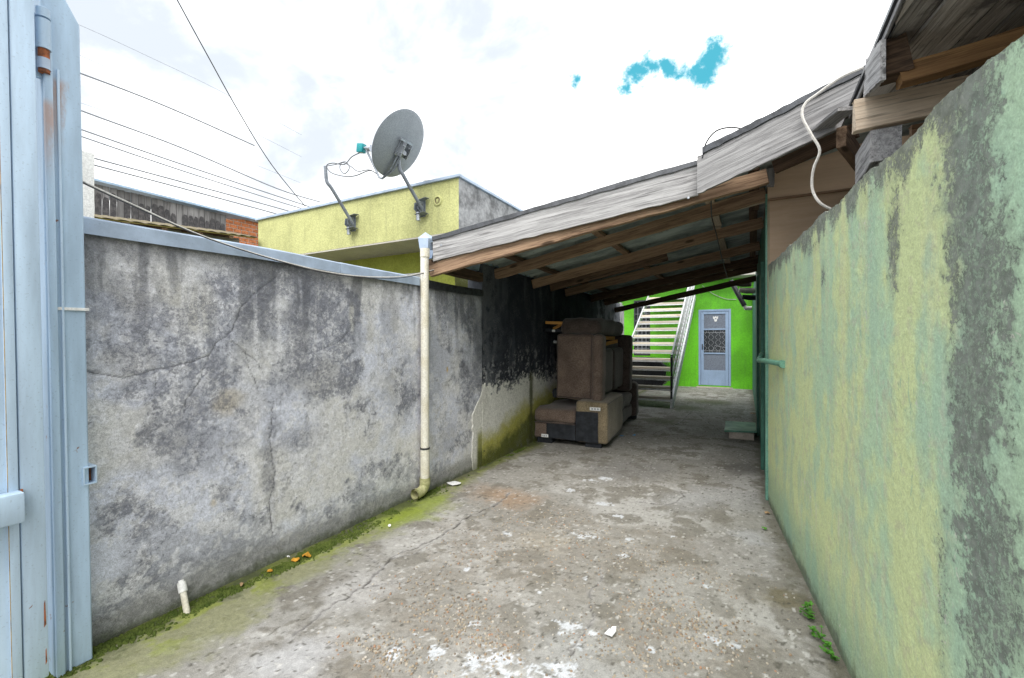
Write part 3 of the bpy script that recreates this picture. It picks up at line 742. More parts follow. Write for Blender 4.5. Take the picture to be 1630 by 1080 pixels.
# =================================================================== GREEN HOUSE at the end
YG = 13.4
gh = thing('green_house', (-2, YG, 0), 'bright green rear house with pale blue door at the end of the alley', 'house')
def hole_wall(mb, x0, x1, z0, z1, y, th, holes):
    xs = sorted({x0, x1, *[h[0] for h in holes], *[h[1] for h in holes]}); zs = sorted({z0, z1, *[h[2] for h in holes], *[h[3] for h in holes]})
    for a, b in zip(xs[:-1], xs[1:]):
        for c, d in zip(zs[:-1], zs[1:]):
            mx, mz = (a+b)/2, (c+d)/2
            if not any(h[0] < mx < h[1] and h[2] < mz < h[3] for h in holes): mb.box(a, b, y, y+th, c, d)
dl_ = at_y(1112, 611, YG); dr_ = at_y(1163.5, 492, YG)
DX0, DX1, DZ1 = dl_.x, dr_.x, dr_.z
DZ0 = .06
wx0 = at_y(1009, 560, YG).x; wx1 = at_y(1035, 560, YG).x; wz0 = at_y(1030, 566, YG).z; wz1 = at_y(1030, 478, YG).z
mb = MB(); hole_wall(mb, -6.0, .35, -.02, 3.0, YG, .18, [(DX0, DX1, DZ0, DZ1), (wx0, wx1, wz0, wz1)]); part('wall', mb, 'green', gh, smooth=None)
mb = MB(); mb.box(-6.3, .6, YG-.55, YG+4, 3.0, 3.12); part('roof', mb, 'soffit', gh, bevel=.01)
mb = MB(); mb.box(-6, .3, YG+.9, YG+.95, 0, 3); part('inner_wall', mb, 'black', gh)
# door
dz0 = DZ0; w = DX1-DX0; h = DZ1-dz0; y = YG-.012
mb = MB()
fr = .055
mb.box(DX0, DX0+fr, y, y+.09, dz0, DZ1); mb.box(DX1-fr, DX1, y, y+.09, dz0, DZ1); mb.box(DX0+fr, DX1-fr, y, y+.09, DZ1-fr, DZ1); 
door = part('door', mb, 'door', gh, bevel=.004)
ix0, ix1 = DX0+fr+.006, DX1-fr-.006; iz1 = DZ1-fr-.006; iz0 = dz0+.005
def zz(py): return at_y(1138, py, YG).z
zA, zB, zC = zz(524.5), zz(563), zz(590)
st_ = .075; y2 = y+.012
mb = MB(); mb.box(ix0, ix0+st_, y2, y2+.035, iz0, iz1); mb.box(ix1-st_, ix1, y2, y2+.035, iz0, iz1)
for a, b in ((iz1-.07, iz1), (zA-.02, zA+.02), (zB-.02, zB+.02), (iz0, zC)):
    mb.box(ix0+st_, ix1-st_, y2, y2+.035, a, b)
part('leaf_frame', mb, 'door', door, bevel=.004)
mb = MB(); mb.box(ix0+st_, ix1-st_, y2+.018, y2+.022, zA+.02, iz1-.07); part('screen_panel', mb, 'screen', door)
mb = MB(); mb.box(ix0+st_, ix1-st_, y2+.018, y2+.022, zC, zB-.02); part('screen_panel', mb, 'screen', door)
mb = MB(); mb.box(ix0+st_, ix1-st_, y2+.024, y2+.028, zB+.02, zA-.02); part('glass_pane', mb, 'glass', door)
mb = MB()
n_ = 6
for i in range(n_):
    xc = ix0+st_+(ix1-ix0-2*st_)*(i+.5)/n_
    pts = [(xc+.028*math.sin(k*math.pi/6*2)*(1 if i % 2 else -1), y2+.010, zB+.03+(zA-zB-.06)*k/24) for k in range(25)]
    mb.tube(pts, .0045, 5)
mb.tube([(ix0+st_+.25, y2+.008, zB+.1), (ix0+st_+.28, y2+.008, zB+.22), (ix1-st_, y2+.008, zB+.16)], .006, 5)
mb.tube([(ix0+st_, y2+.010, zA-.09), (ix1-st_, y2+.010, zA-.09)], .005, 5); mb.tube([(ix0+st_, y2+.010, zB+.07), (ix1-st_, y2+.010, zB+.07)], .005, 5)
part('iron_grille', mb, 'cable_grey', door)
mb = MB(); hx = ix0+.035; hz = zz(552)
mb.box(hx-.014, hx+.014, y2-.006, y2, hz-.09, hz+.07); mb.tube([(hx, y2-.005, hz), (hx, y2-.04, hz), (hx+.09, y2-.045, hz-.005)], .009, 8)
part('handle', mb, 'darksteel', door, bevel=.002)
# small white crest sticker
cx_, cz_ = at_y(1139, 508, YG).x, at_y(1139, 508, YG).z; s_ = .075
poly = [(-.9, 1), (-.35, .75), (0, 1.05), (.35, .75), (.9, 1), (.8, .1), (.45, -.15), (.45, -.8), (0, -1.05), (-.45, -.8), (-.45, -.15), (-.8, .1)]
mb = MB(); mb.prism([(cx_+a*s_, y2+.014, cz_+b*s_) for a, b in poly], (0, .003, 0)); part('crest_sticker', mb, 'paper', door)
mb = MB(); mb.prism([(cx_+a*s_*.4, y2+.012, cz_+b*s_*.4+.01) for a, b in [(-.8, .7), (0, .2), (.8, .7), (.5, -.4), (0, -.9), (-.5, -.4)]], (0, .0018, 0)); part('crest_mark', mb, 'screen', door)
mb = MB(); mb.box(DX0-.05, DX1+.05, YG-.10, YG-.001, -.02, .028); part('threshold', mb, 'mortar', gh, bevel=.01)
# barred window behind the stairs
mb = MB(); e = .04; mb.box(wx0, wx0+e, YG-.01, YG+.06, wz0, wz1); mb.box(wx1-e, wx1, YG-.01, YG+.06, wz0, wz1); mb.box(wx0+e, wx1-e, YG-.01, YG+.06, wz1-e, wz1); mb.box(wx0+e, wx1-e, YG-.01, YG+.06, wz0, wz0+e)
win = part('window', mb, 'darksteel', gh, bevel=.003)
mb = MB(); mb.box(wx0+e, wx1-e, YG+.03, YG+.036, wz0+e, wz1-e); part('pane', mb, 'glass', win)
mb = MB()
for i in range(1, 4): xx = wx0+(wx1-wx0)*i/4; mb.tube([(xx, YG-.0, wz0), (xx, YG-.0, wz1)], .008, 6)
for i in range(1, 8): z_ = wz0+(wz1-wz0)*i/8; mb.tube([(wx0, YG-.0, z_), (wx1, YG-.0, z_)], .007, 6)
part('window_bars', mb, 'cable_grey', win)
# dangling wire on the green wall
wire = [at_y(px, py, YG-.03) for px, py in ((1118, 455), (1135, 468), (1155, 476), (1172, 477))]
mb = MB(); mb.tube(spline(wire), .008, 6); info(part('wall_wire', mb, 'cable_white'), 'thin white wire sagging across the green wall above the door', 'cable')

# =================================================================== STAIRS
stx0, stx1 = -2.56, -1.36; NS = 14; RZ = .178; RY = .285; SY = 8.95
sr = thing('open_staircase', (-1.95, SY, 0), 'steel staircase with open pale treads rising toward the green house', 'staircase')
vs, fs = board_mesh(stx1-stx0-.05, .20, .046, 3, .002, 10)
tme = bpy.data.meshes.new('tread'); tme.from_pydata(vs, [], fs); finish(tme, 'step_wood', 35)
for k in range(NS):
    o = bpy.data.objects.new('tread', tme)
    place(o, Matrix.Translation(((stx0+stx1)/2, SY+RY*k+.125, .02+RZ*(k+1)-.021)) @ Matrix.Rotation(R(90), 4, 'X'), sr)
    mb = MB(); mb.box(stx0, stx1, SY+RY*k+.002, SY+RY*k+.03, RZ*(k+1)-.058, RZ*(k+1)-.028); part('tread_angle', mb, 'pale_steel', sr)
def stringer(x, th):
    mb = MB(); a = SY-.10; L_ = RY*NS
    prof = [(a+.02, 0), (a+.20, 0), (a+.16+L_, RZ*NS-.03), (a+.10+L_, RZ*NS+.12), (a+.02, .15)]
    mb.prism([(x, yy, z) for yy, z in prof], (th, 0, 0)); return mb
part('stringer', stringer(stx0-.03, .03), 'pale_steel', sr, bevel=.003); part('stringer', stringer(stx1, .04), 'pale_steel', sr, bevel=.003)
def rail_z(y): return .15+(y-SY+.1)*RZ/RY
xr_ = stx1+.015
mb = MB(); mb.tube([(xr_, SY-.02, 0), (xr_, SY-.02, rail_z(SY)+.82)], .022, 10); part('newel_post', mb, 'darksteel', sr)
for dzr, rr in ((.80, .02), (.42, .012), (.14, .012)):
    mb = MB(); mb.tube([(xr_, SY-.04, rail_z(SY-.04)+dzr), (xr_, SY+RY*NS, rail_z(SY+RY*NS)+dzr)], rr, 8); part('handrail' if dzr > .7 else 'rail', mb, 'pale_steel', sr)
bal = None
for k in range(1, 28):
    yb = SY+k*.142
    if yb > SY+RY*NS: break
    mwb = Matrix.Translation((xr_, yb, rail_z(yb)+.47))
    if bal is None:
        mb = MB(); mb.tube([(xr_, yb, rail_z(yb)+.13), (xr_, yb, rail_z(yb)+.81)], .0085, 6); bal = part('baluster', mb, 'pale_steel', sr, at=mwb.translation)
    else: copy_part(bal, mwb, sr)
# landing and back support
mb = MB(); mb.box(stx0, stx1, SY+RY*NS, YG-.02, RZ*NS-.03, RZ*NS+.03); part('landing', mb, 'steel', sr, bevel=.004)
# post and weathered boards on the left of the stairs
bp = thing('board_screen', (-2.5, 9.6, 0), 'weathered upright boards standing at the far end of the black wall beside the stairs', 'fence')
for i in range(5):
    board('board', (-2.60, 9.47+i*.17, .0), (-2.60, 9.47+i*.17, 2.15+.05*math.sin(i*3)), .16, .025, 'grey_wood', bp, up=(0, 1, 0), seed=i)

# covered black table under the stairs
bt = thing('covered_table', (-2.1, 12.4, 0), 'low table with thin legs under a black cover behind the stairs', 'table')
a = at_y(1006, 612, 12.3); b = at_y(1062, 570, 12.3)
mb = MB(); x0, x1, z0, z1 = a.x-.5, b.x, a.z, b.z
poly = [(x0, z0+.1), (x0+.1, z0), (x1-.12, z0), (x1, z0+.15), (x1, z1-.2), (x1-.2, z1-.02), (x1-.45, z1), (x0+.3, z1), (x0, z1-.15)]
mb.prism([(px_, 12.1, pz_) for px_, pz_ in poly], (0, .7, 0)); part('cover', mb, 'black', bt, bevel=.04)
for dx in (.15, x1-x0-.2):
    for yy in (12.2, 12.7):
        mb = MB(); mb.tube([(x0+dx-.05, yy, 0), (x0+dx, yy, z0+.05)], .014, 8); part('leg', mb, 'steel', bt)

# =================================================================== CARPORT ROOF
cp = thing('carport_roof', (-1.2, 6, 2), 'lean-to carport roof of timber rafters and corrugated sheets over the sofas', 'roof')
def pz(X): return 1.97+.19*(X-XL)          # underside of the rafters
def xr_at(Y): return dwx(Y) if Y > 4.1 else .12
def fy(X): return FA.y+(FB.y-FA.y)*(X-FA.x)/(FB.x-FA.x)
# rafters (run across the alley); the front one follows the skewed edge
FA = Vector((-2.50, 2.93)); FB = Vector((.10, 3.60))
RH = .105
def raf(y0, y1, m, seed, x0=-2.445, x1=.10, th=.055, dz=0, h=RH, label=None, dz0=0):
    p0 = (x0, y0, pz(x0)+h/2+dz+dz0); p1 = (x1, y1, pz(x1)+h/2+dz)
    return board('rafter', p0, p1, h, th, m, cp, seed=seed, rough=.004, label=label)
raf(3.00, 3.68, 'brown_wood', 1, dz=-.02, dz0=-.10, x0=-2.43)
raf(4.14, 4.18, 'brown_wood', 2, x1=.11)
raf(5.06, 5.16, 'brown_wood', 3); raf(6.2, 6.4, 'brown_wood', 4, h=.11); raf(7.35, 7.5, 'dark_wood', 5, h=.12); raf(8.2, 8.35, 'dark_wood', 6, h=.12)
raf(8.95, 8.95, 'dark_wood', 7, h=.10, dz=-.09)
raf(5.62, 5.66, 'dark_wood', 8, x0=-2.44, x1=-.9, dz=.02); 
# wall plates
board('wall_plate', (-2.47, 3.02, 1.96), (-2.47, 3.855, 1.96), .09, .07, 'dark_wood', cp, seed=20)
board('wall_plate', (.145, 4.2, 2.545), (.145, 9.2, 2.545), .07, .06, 'dark_wood', cp, seed=21)
# battens along the alley, and sheets above
for i, (X, m_) in enumerate(((-2.15, 'dark_wood'), (-1.27, 'brown_wood'), (-.31, 'tan_wood'), (.02, 'dark_wood'))):
    zb = pz(X)+RH+.018
    ycut = [3.0+.0, 4.8, 6.7, 8.99] if i != 2 else [3.55, 5.0, 7.1, 8.99]
    ycut[0] = fy(X)+.07
    for a_, b_ in zip(ycut[:-1], ycut[1:]):
        board('batten', (X+.0, a_+.01, zb), (X+.01, b_-.01, zb), .036, .075, m_, cp, seed=30+i*5+int(a_))
# short blocks seen at the right hand ends
for i, (y_, z_) in enumerate(((4.35, 0), (5.3, 0), (6.55, 0))):
    board('packing_block', (-.16, y_, pz(-.1)+.055), (.10, y_, pz(.1)+.06), .05, .05, 'tan_wood', cp, seed=60+i)
def sheet(name, x0, x1, yfun0, y1, zf, lab=None):
    ny = int((y1-yfun0(x0))/.018); nx = 14
    th = .004; amp = .017; per = .13
    vs = []; fs = []
    for side in (0, 1):
        for i in range(nx+1):
            X = x0+(x1-x0)*i/nx; ya = yfun0(X)
            for j in range(ny+1):
                Yv = ya+(y1-ya)*j/ny
                vs.append((X, Yv, zf(X)+amp*math.sin(2*math.pi*Yv/per)+amp+(th if side else 0)+.004*math.sin(X*3+Yv)))
    N = (nx+1)*(ny+1)
    for i in range(nx):
        for j in range(ny):
            a = i*(ny+1)+j; fs.append((a, a+1, a+ny+2, a+ny+1)); fs.append((N+a, N+a+ny+1, N+a+ny+2, N+a+1))
    for j in range(ny): fs.append((j, j+1, N+j+1, N+j)); a = nx*(ny+1)+j; fs.append((a, a+1, N+a+1, N+a))
    for i in range(nx): a = i*(ny+1); fs.append((a, a+ny+1, N+a+ny+1, N+a)); a += ny; fs.append((a, a+ny+1, N+a+ny+1, N+a))
    mb = MB(); mb.add(vs, fs); return part(name, mb, 'sheet', cp, smooth=60, label=lab)
def fy(X): return FA.y+(FB.y-FA.y)*(X-FA.x)/(FB.x-FA.x)
for k, (a_, b_) in enumerate(((2.90, 4.9), (4.8, 6.9), (6.8, 9.08))):
    sheet('roof_sheet', -2.50, -.28, (lambda X, k=k, a_=a_: fy(X)+.03 if k == 0 else a_), b_, lambda X, k=k: pz(X)+RH+.038+.004*k)
    sheet('roof_sheet', -.42, 1.35, (lambda X, k=k, a_=a_: (fy(X)-.00 if X < 0 else 3.56+(3.36-3.56)*min(1, X/.5)) if k == 0 else a_), b_, lambda X, k=k: pz(X)+RH+.078+.004*k)
# fascia boards
def fpt(px, py):                             # point on the skewed front plane
    d = FB-FA; r_ = ray(px, py); t = (FA.x*d.y-FA.y*d.x)/(r_.x*d.y-r_.y*d.x)
    return Vector((r_.x*t, r_.y*t, H+r_.z*t))
slab4('fascia_board', [fpt(689, 416), fpt(1112, 311), fpt(1112, 262), fpt(689, 383)], .024, 'grey_wood', cp, seed=1, label='long silvery weathered board along the front edge')
slab4('verge_strip', [fpt(689, 384)+Vector((0, -.012, 0)), fpt(1112, 263)+Vector((0, -.012, 0)), fpt(1112, 255)+Vector((0, -.012, 0)), fpt(689, 378)+Vector((0, -.012, 0))], .03, 'darksteel', cp, seed=6)
F2A = (-.36, 3.40); F2B = (.50, 3.22)
def f2(px, py):
    d = Vector((F2B[0]-F2A[0], F2B[1]-F2A[1])); r_ = ray(px, py); t = (F2A[0]*d.y-F2A[1]*d.x)/(r_.x*d.y-r_.y*d.x)
    return Vector((r_.x*t, r_.y*t, H+r_.z*t))
slab4('fascia_board', [f2(1110, 309), f2(1338, 203), f2(1378, 116), f2(1110, 250)], .024, 'grey_wood', cp, seed=2, label='shorter steeper board overlapping the long one')
for px, py in ((703, 392), (1092, 318), (1258, 198), (1222, 245)):
    q_ = fpt(px, py)+Vector((.02, -.035, 0)); mb = MB(); mb.lathe([(.0001, -.004), (.008, -.003), (.009, 0), (.0001, .001)], 10, Matrix.Translation(q_) @ Matrix.Rotation(R(90), 4, 'X'))
    part('nail_head', mb, 'steel', cp)
# dark sheet edge above the second board
slab4('verge_strip', [f2(1118, 246)+Vector((0, -.012, 0)), f2(1380, 113)+Vector((0, -.012, 0)), f2(1380, 104)+Vector((0, -.012, 0)), f2(1118, 236)+Vector((0, -.012, 0))], .03, 'darksteel', cp, seed=5)
# gutter at the low eave with folded end cap
gy0, gy1 = 3.10, 9.3
mb = MB(); gx = -2.60
prof = [(0, .11), (.0, 0), (.11, 0), (.135, .11), (.129, .11), (.105, .006), (.006, .006), (.006, .11)]
vs = [(gx+a_, yy, 2.03+b_) for yy in (gy0, gy1) for a_, b_ in prof]; n = len(prof)
fs = [(j, (j+1) % n, n+(j+1) % n, n+j) for j in range(n)]; mb.add(vs, fs)
part('gutter', mb, 'coping', cp, smooth=None)
hp0, hp1, hp2, hp3, hp4 = [at_x(px, py, -2.44) for px, py in ((669, 376), (693, 380), (690, 397), (672, 396), (677, 372))]
mb = MB(); c0 = at_x(680, 388, -2.46); s_ = .045
mb.add([(c0.x-s_, c0.y-s_, c0.z-.05), (c0.x+s_, c0.y-s_, c0.z-.05), (c0.x+s_, c0.y+s_, c0.z-.05), (c0.x-s_, c0.y+s_, c0.z-.05),
        (c0.x-s_*1.25, c0.y-s_*1.2, c0.z+.045), (c0.x+s_*1.25, c0.y-s_*1.2, c0.z+.03), (c0.x+s_*1.25, c0.y+s_, c0.z+.045), (c0.x-s_*1.25, c0.y+s_, c0.z+.045), (c0.x-.02, c0.y, c0.z+.10)],
       [(3, 2, 1, 0), (0, 1, 5, 4), (1, 2, 6, 5), (2, 3, 7, 6), (3, 0, 4, 7), (4, 5, 8), (5, 6, 8), (6, 7, 8), (7, 4, 8)])
part('rainwater_head', mb, 'coping', cp, smooth=None, label='folded pale metal cap at the front corner')
# wire clamp at the corner, small insulator
mb = MB(); q_ = at_x(712, 422, -2.38)
mb.lathe([(.0001, 0), (.018, .002), (.02, .012), (.010, .018), (.010, .026), (.02, .032), (.018, .046), (.0001, .05)], 12, Matrix.Translation(q_) @ Matrix.Rotation(R(180), 4, 'X')); part('insulator', mb, 'darksteel', cp)

# PVC downpipe
dp = thing('downpipe', (-2.40, 2.88, 0), 'tall cream PVC downpipe running down the grey wall from the carport corner', 'pipe')
dx, dy = -2.395, 2.885
mb = MB(); mb.tube([(dx, dy, .115), (dx, dy, .40)], .038, 18); part('lower_pipe', mb, 'pvc', dp)
mb = MB(); mb.tube([(dx, dy, .405), (dx, dy, 1.2), (dx-.004, dy, 2.05)], .035, 18); part('upper_pipe', mb, 'pvc', dp)
mb = MB(); mb.lathe([(.040, 0), (.041, .002), (.041, .014), (.040, .016)], 18, Matrix.Translation((dx, dy, .395))); part('joint_ring', mb, 'cable_black', dp)
mb = MB(); mb.tube([(dx, dy, 1.999), (dx, dy, 2.07)], .040, 18); part('socket', mb, 'pvc', dp)
el = [Vector((dx, dy, .16)), Vector((dx, dy, .11))]+[Vector((dx+.0*i, dy-.075*(1-math.cos(a)), .11-.058*math.sin(a))) for i, a in enumerate([R(k*15) for k in range(1, 7)])]+[Vector((dx, dy-.125, .052))]
mb = MB(); mb.tube(el, [.045, .045]+[.041]*6+[.046], 18, caps=False)
mb.tube([Vector((dx, dy-.075, .052)), Vector((dx, dy-.127, .052))], [.036, .036], 18, caps=False)
part('elbow', mb, 'pvc_dirty', dp)

# =================================================================== YELLOW HOUSE
YF = 4.2; XE = at_y(730, 280, YF).x; ZT = at_y(730, 283, YF).z; XW = at_y(411, 352, YF).x; ZB = at_y(730, 368, YF).z
yh = thing('yellow_house', ((XE+XW)/2, 7, 0), 'flat-roofed lime yellow house behind the grey wall, two dish brackets on its parapet', 'house')
mb = MB(); mb.box(XW, XE-.12, YF, YF+.15, ZB, ZT); par = part('parapet', mb, 'yellow', yh, smooth=None)
mb = MB(); mb.box(XE-.12, XE, YF+.003, 9.5, ZB, ZT-.002); part('side_wall', mb, 'stucco_grey', yh, smooth=None, label='bare grey cement side wall')
mb = MB(); mb.box(XE-.12, XE-.0001, YF-.0, YF+.0029, ZB, ZT-.002); part('corner_strip', mb, 'yellow', yh, smooth=None)
YI = 4.85; XI = at_y(768, 447, YI).x
mb = MB(); hole_wall(mb, XW+.3, XI, 0, ZB-.002, YI, .15, [(-3.30, -3.22, 1.2, 1.5)]); part('wall', mb, 'yellow_in', yh, smooth=None)
mb = MB(); mb.box(XI-.15, XI-.002, YI+.15, 9.4, 0, ZB-.002); part('return_wall', mb, 'stucco_grey', yh, smooth=None)
mb = MB(); mb.box(XW+.002, XE-.002, YF+.15, 9.5, ZB, ZB+.1); mb.box(XW+.002, XE-.13, YF+.002, YF+.149, ZB-.004, ZB-.001); part('soffit', mb, 'soffit', yh, smooth=None)
# soffit of the overhang
mb = MB(); mb.box(XW+.001, XE-.001, YF+.001, YI-.001, ZB-.02, ZB-.0045); part('overhang', mb, 'soffit', yh, smooth=None)
mb = MB(); mb.box(XW-.03, XE+.03, YF-.03, YF+.17, ZT+.0, ZT+.035); part('coping', mb, 'coping', yh, bevel=.004)
mb = MB(); mb.box(XE-.14, XE+.03, YF+.172, 9.5, ZT+.0, ZT+.034); part('coping', mb, 'coping', yh, bevel=.004)
# window frame post + sill that show over the wall
a = at_y(728, 470, YI); b = at_y(742, 436, YI)
mb = MB(); mb.box(a.x, b.x, YI-.06, YI-.002, 1.2, b.z+.02); part('white_pipe', mb, 'white', yh, bevel=.01)
a = at_y(600, 446, YI); b = at_y(672, 440, YI)
mb = MB(); mb.box(a.x-.2, b.x+.1, YI-.09, YI-.002, a.z-.10, a.z+.035); part('window_sill', mb, 'white', yh, bevel=.008)
# blind round port with rim
q_ = at_y(697, 320, YF); mt = Matrix.Translation(q_) @ Matrix.Rotation(R(90), 4, 'X')
mb = MB(); mb.lathe([(.040, -.004), (.040, .014), (.046, .018), (.060, .014), (.064, .001), (.064, -.002)], 26, mt); port = part('vent_rim', mb, 'yellow', yh)
mb = MB(); mb.lathe([(.0001, .002), (.040, .002)], 26, mt); part('vent_recess', mb, 'olive_fab', port)
mb = MB(); mb.rbox(q_.x-.020, q_.x+.016, YF-.012, YF-.0, q_.z-.025, q_.z+.024, .004, 2); part('vent_plug', mb, 'yellow', port)
# coil on the roof
q_ = Vector((at_y(683, 283, 4.45).x, 4.45, ZT+.045)); mb = MB()
for k in range(4):
    mb.tube([q_+Vector(((.11-.01*k)*math.cos(t), .03*math.sin(2*t+k)+.012*k, (.075-.008*k)*math.sin(t)+.05)) for t in [R(i*20) for i in range(19)]], .008, 6)
info(part('cable_coil', mb, 'cable_white'), 'loose coil of white cable lying on the yellow house parapet', 'cable')

# =================================================================== DISH AND BRACKETS
def bracket(root, pxs, base, mname='dull_steel', top_fwd=.50):
    """bent tube from a wall clamp out and up; returns end point"""
    bx = at_y(base[0], base[1], YF)
    def wp(px, py, f): return at_y(px, py, YF-f)
    pts = [wp(pxs[0][0], pxs[0][1], .07), wp(pxs[1][0], pxs[1][1], .36), wp(pxs[2][0], pxs[2][1], .44), wp(pxs[3][0], pxs[3][1], .46)]
    a, b, c, d = pts
    path = [a, a.lerp(b, .5), b.lerp(a, .12), b.lerp(b.lerp(c, .5), .4), b.lerp(c, .45), c, d]
    mb = MB(); mb.tube(spline(path, 6), .021, 14); part('mast', mb, mname, root)
    p = wp(pxs[0][0], pxs[0][1], 0)
    mb = MB(); mb.box(p.x-.035, p.x+.055, YF-.006, YF-.0005, p.z-.10, p.z+.10); part('wall_plate', mb, mname, root, bevel=.002)
    mb = MB()
    mb.prism([(p.x-.028, YF-.006, p.z-.10), (p.x-.028, YF-.006, p.z+.09), (p.x-.028, YF-.11, p.z+.05), (p.x-.028, YF-.12, p.z-.03)], (.005, 0, 0))
    mb.prism([(p.x+.028, YF-.006, p.z-.10), (p.x+.028, YF-.006, p.z+.09), (p.x+.028, YF-.11, p.z+.05), (p.x+.028, YF-.12, p.z-.03)], (.005, 0, 0))
    mb.prism([(p.x+.02, YF-.008, p.z+.08), (p.x+.12, YF-.008, p.z+.11), (p.x+.12, YF-.09, p.z+.10), (p.x+.02, YF-.11, p.z+.075)], (0, 0, .004))
    mb.prism([(p.x-.03, YF-.008, p.z-.09), (p.x+.11, YF-.008, p.z-.08), (p.x+.11, YF-.11, p.z-.07), (p.x-.03, YF-.11, p.z-.09)], (0, 0, .004))
    part('clamp', mb, mname, root)
    for zo in (-.05, .03):
        mb = MB(); mb.tube([(p.x-.045, YF-.06, p.z+zo), (p.x+.05, YF-.06, p.z+zo)], .008, 8); part('bolt', mb, 'darksteel', root)
    mb = MB(); mb.tube([p+Vector((0, -.07, -.16)), p+Vector((0, -.075, -.06))], .026, 12); part('pipe_end', mb, 'steel', root)
    return d
sd_root = thing('satellite_dish', at_y(675, 335, YF), 'grey satellite dish with teal receiver on bent pole, right of the two brackets', 'satellite dish')
tip = bracket(sd_root, ((672, 333), (646, 287), (636, 268), (634, 243)), (675, 340))
br = thing('empty_bracket', at_y(562, 355, YF), 'bent steel bracket without a dish, left on the yellow parapet', 'bracket', None)
tip2 = bracket(br, ((562, 357), (531, 305), (520, 288), (518, 265)), (565, 360))
# reflector
cdep = YF-.50
ctr = Vector((-3.448, 3.70, 3.491))
_az, _el, _ro = -3.049, .633, -.076
nrm = Vector((math.cos(_el)*math.cos(_az), math.cos(_el)*math.sin(_az), math.sin(_el)))
upv = Vector((0, 0, 1)); dup_ = (upv-nrm*upv.dot(nrm)).normalized(); sx = dup_.cross(nrm)
sx, dup_ = math.cos(_ro)*sx+math.sin(_ro)*dup_, -math.sin(_ro)*sx+math.cos(_ro)*dup_
DM = Matrix.Translation(ctr) @ Matrix((sx, dup_, nrm)).transposed().to_4x4()
rad = .375; prof = [(.0001, -.06)]+[(rad*i/10, -.06+.06*(i/10)**2) for i in range(1, 11)]+[(rad+.006, .0), (rad+.008, -.006), (rad+.002, -.010)]+[(rad*i/10, -.06+.06*(i/10)**2-.004) for i in range(9, 0, -1)]+[(.0001, -.064)]
mb = MB(); mb.lathe(prof, 56, DM @ Matrix.Diagonal((.93, 1, 1, 1))); part('reflector', mb, 'dish', sd_root, smooth=50)
def dl(x, y, z): return DM @ Vector((x, y, z))
back = dl(0, -.06, -.07)
mb = MB()
def plate(c, ax, ay, az, sx_, sy_, sz_):
    mb.add([c+ax*sx_*i+ay*sy_*j+az*sz_*k for k in (-1, 1) for j in (-1, 1) for i in (-1, 1)], [(0, 2, 3, 1), (4, 5, 7, 6), (0, 1, 5, 4), (2, 6, 7, 3), (0, 4, 6, 2), (1, 3, 7, 5)])
plate(dl(0, -.02, -.075), sx, dup_, nrm, .07, .09, .008)
plate(dl(-.05, -.02, -.11), sx, dup_, nrm, .004, .08, .04); plate(dl(.05, -.02, -.11), sx, dup_, nrm, .004, .08, .04)
plate(dl(0, .07, -.09), sx, dup_, nrm, .10, .012, .012)
part('mount_plate', mb, 'steel', sd_root)
mb = MB(); mb.tube([tip, tip.lerp(dl(0, -.08, -.13), .5), dl(0, -.04, -.13)], .026, 12)
for sgn in (-1, 1):
    for zz_ in (-.06, .02): mb.tube([dl(sgn*.07, zz_, -.13), dl(sgn*.02, zz_, -.13)], .007, 6)
part('clamp', mb, 'steel', sd_root)
foc = dl(0, -.247, .415)
low = dl(0, -.425, .01)
mb = MB(); mb.tube([dl(0, -.06, -.10), dl(0, -.28, -.09), low, dl(0, -.43, .05), foc], .013, 8); mb.tube([dl(.03, -.05, -.09), dl(.03, -.28, -.08), low], .009, 8)
part('feed_arm', mb, 'dull_steel', sd_root)
LM = Matrix.Translation(foc) @ Matrix((sx, dup_, nrm)).transposed().to_4x4() @ Matrix.Rotation(R(25), 4, 'X')
mb = MB(); mb.lathe([(.0001, -.085), (.036, -.085), (.038, -.08), (.038, -.05), (.022, -.035), (.018, .0), (.018, .03)], 20, LM); lnb = part('feed_horn', mb, 'chrome', sd_root)
mb = MB(); mb.rbox(-.035, .035, -.055, .045, .02, .11, .008, 2, LM); part('receiver', mb, 'teal', sd_root, label='teal plastic receiver box')
mb = MB(); mb.box(-.02, .02, -.0565, -.055, .04, .07); mb.v = [tuple(LM @ Vector(v)) for v in mb.v]; part('sticker', mb, 'paper', sd_root)
# loose coax between feed and the empty bracket
b0 = LM @ Vector((0, -.05, .07))
def cab(pts, r_, m_, label, cat='cable', n=7, group=None, name='cable'):
    mb = MB(); mb.tube(spline(pts, n), r_, 6)
    return info(part(name, mb, m_), label, cat, group)
yb = YF-.46
P_ = lambda px, py, f=.46: at_y(px, py, YF-f)
cab([b0, P_(560, 250), P_(548, 262), P_(530, 260), P_(520, 264), P_(527, 275), P_(548, 281), P_(566, 280), P_(590, 272), low], .006, 'wire_dark', 'grey coaxial cable from the teal receiver round the empty bracket tip', name='dish_cable')
cab([tip2, P_(535, 262), P_(550, 258), P_(556, 268), P_(548, 277), P_(541, 268), P_(545, 259), P_(558, 265), P_(570, 273), P_(590, 271), low], .005, 'wire_dark', 'second looping coaxial cable slung between dish arm and empty bracket', name='dish_cable')

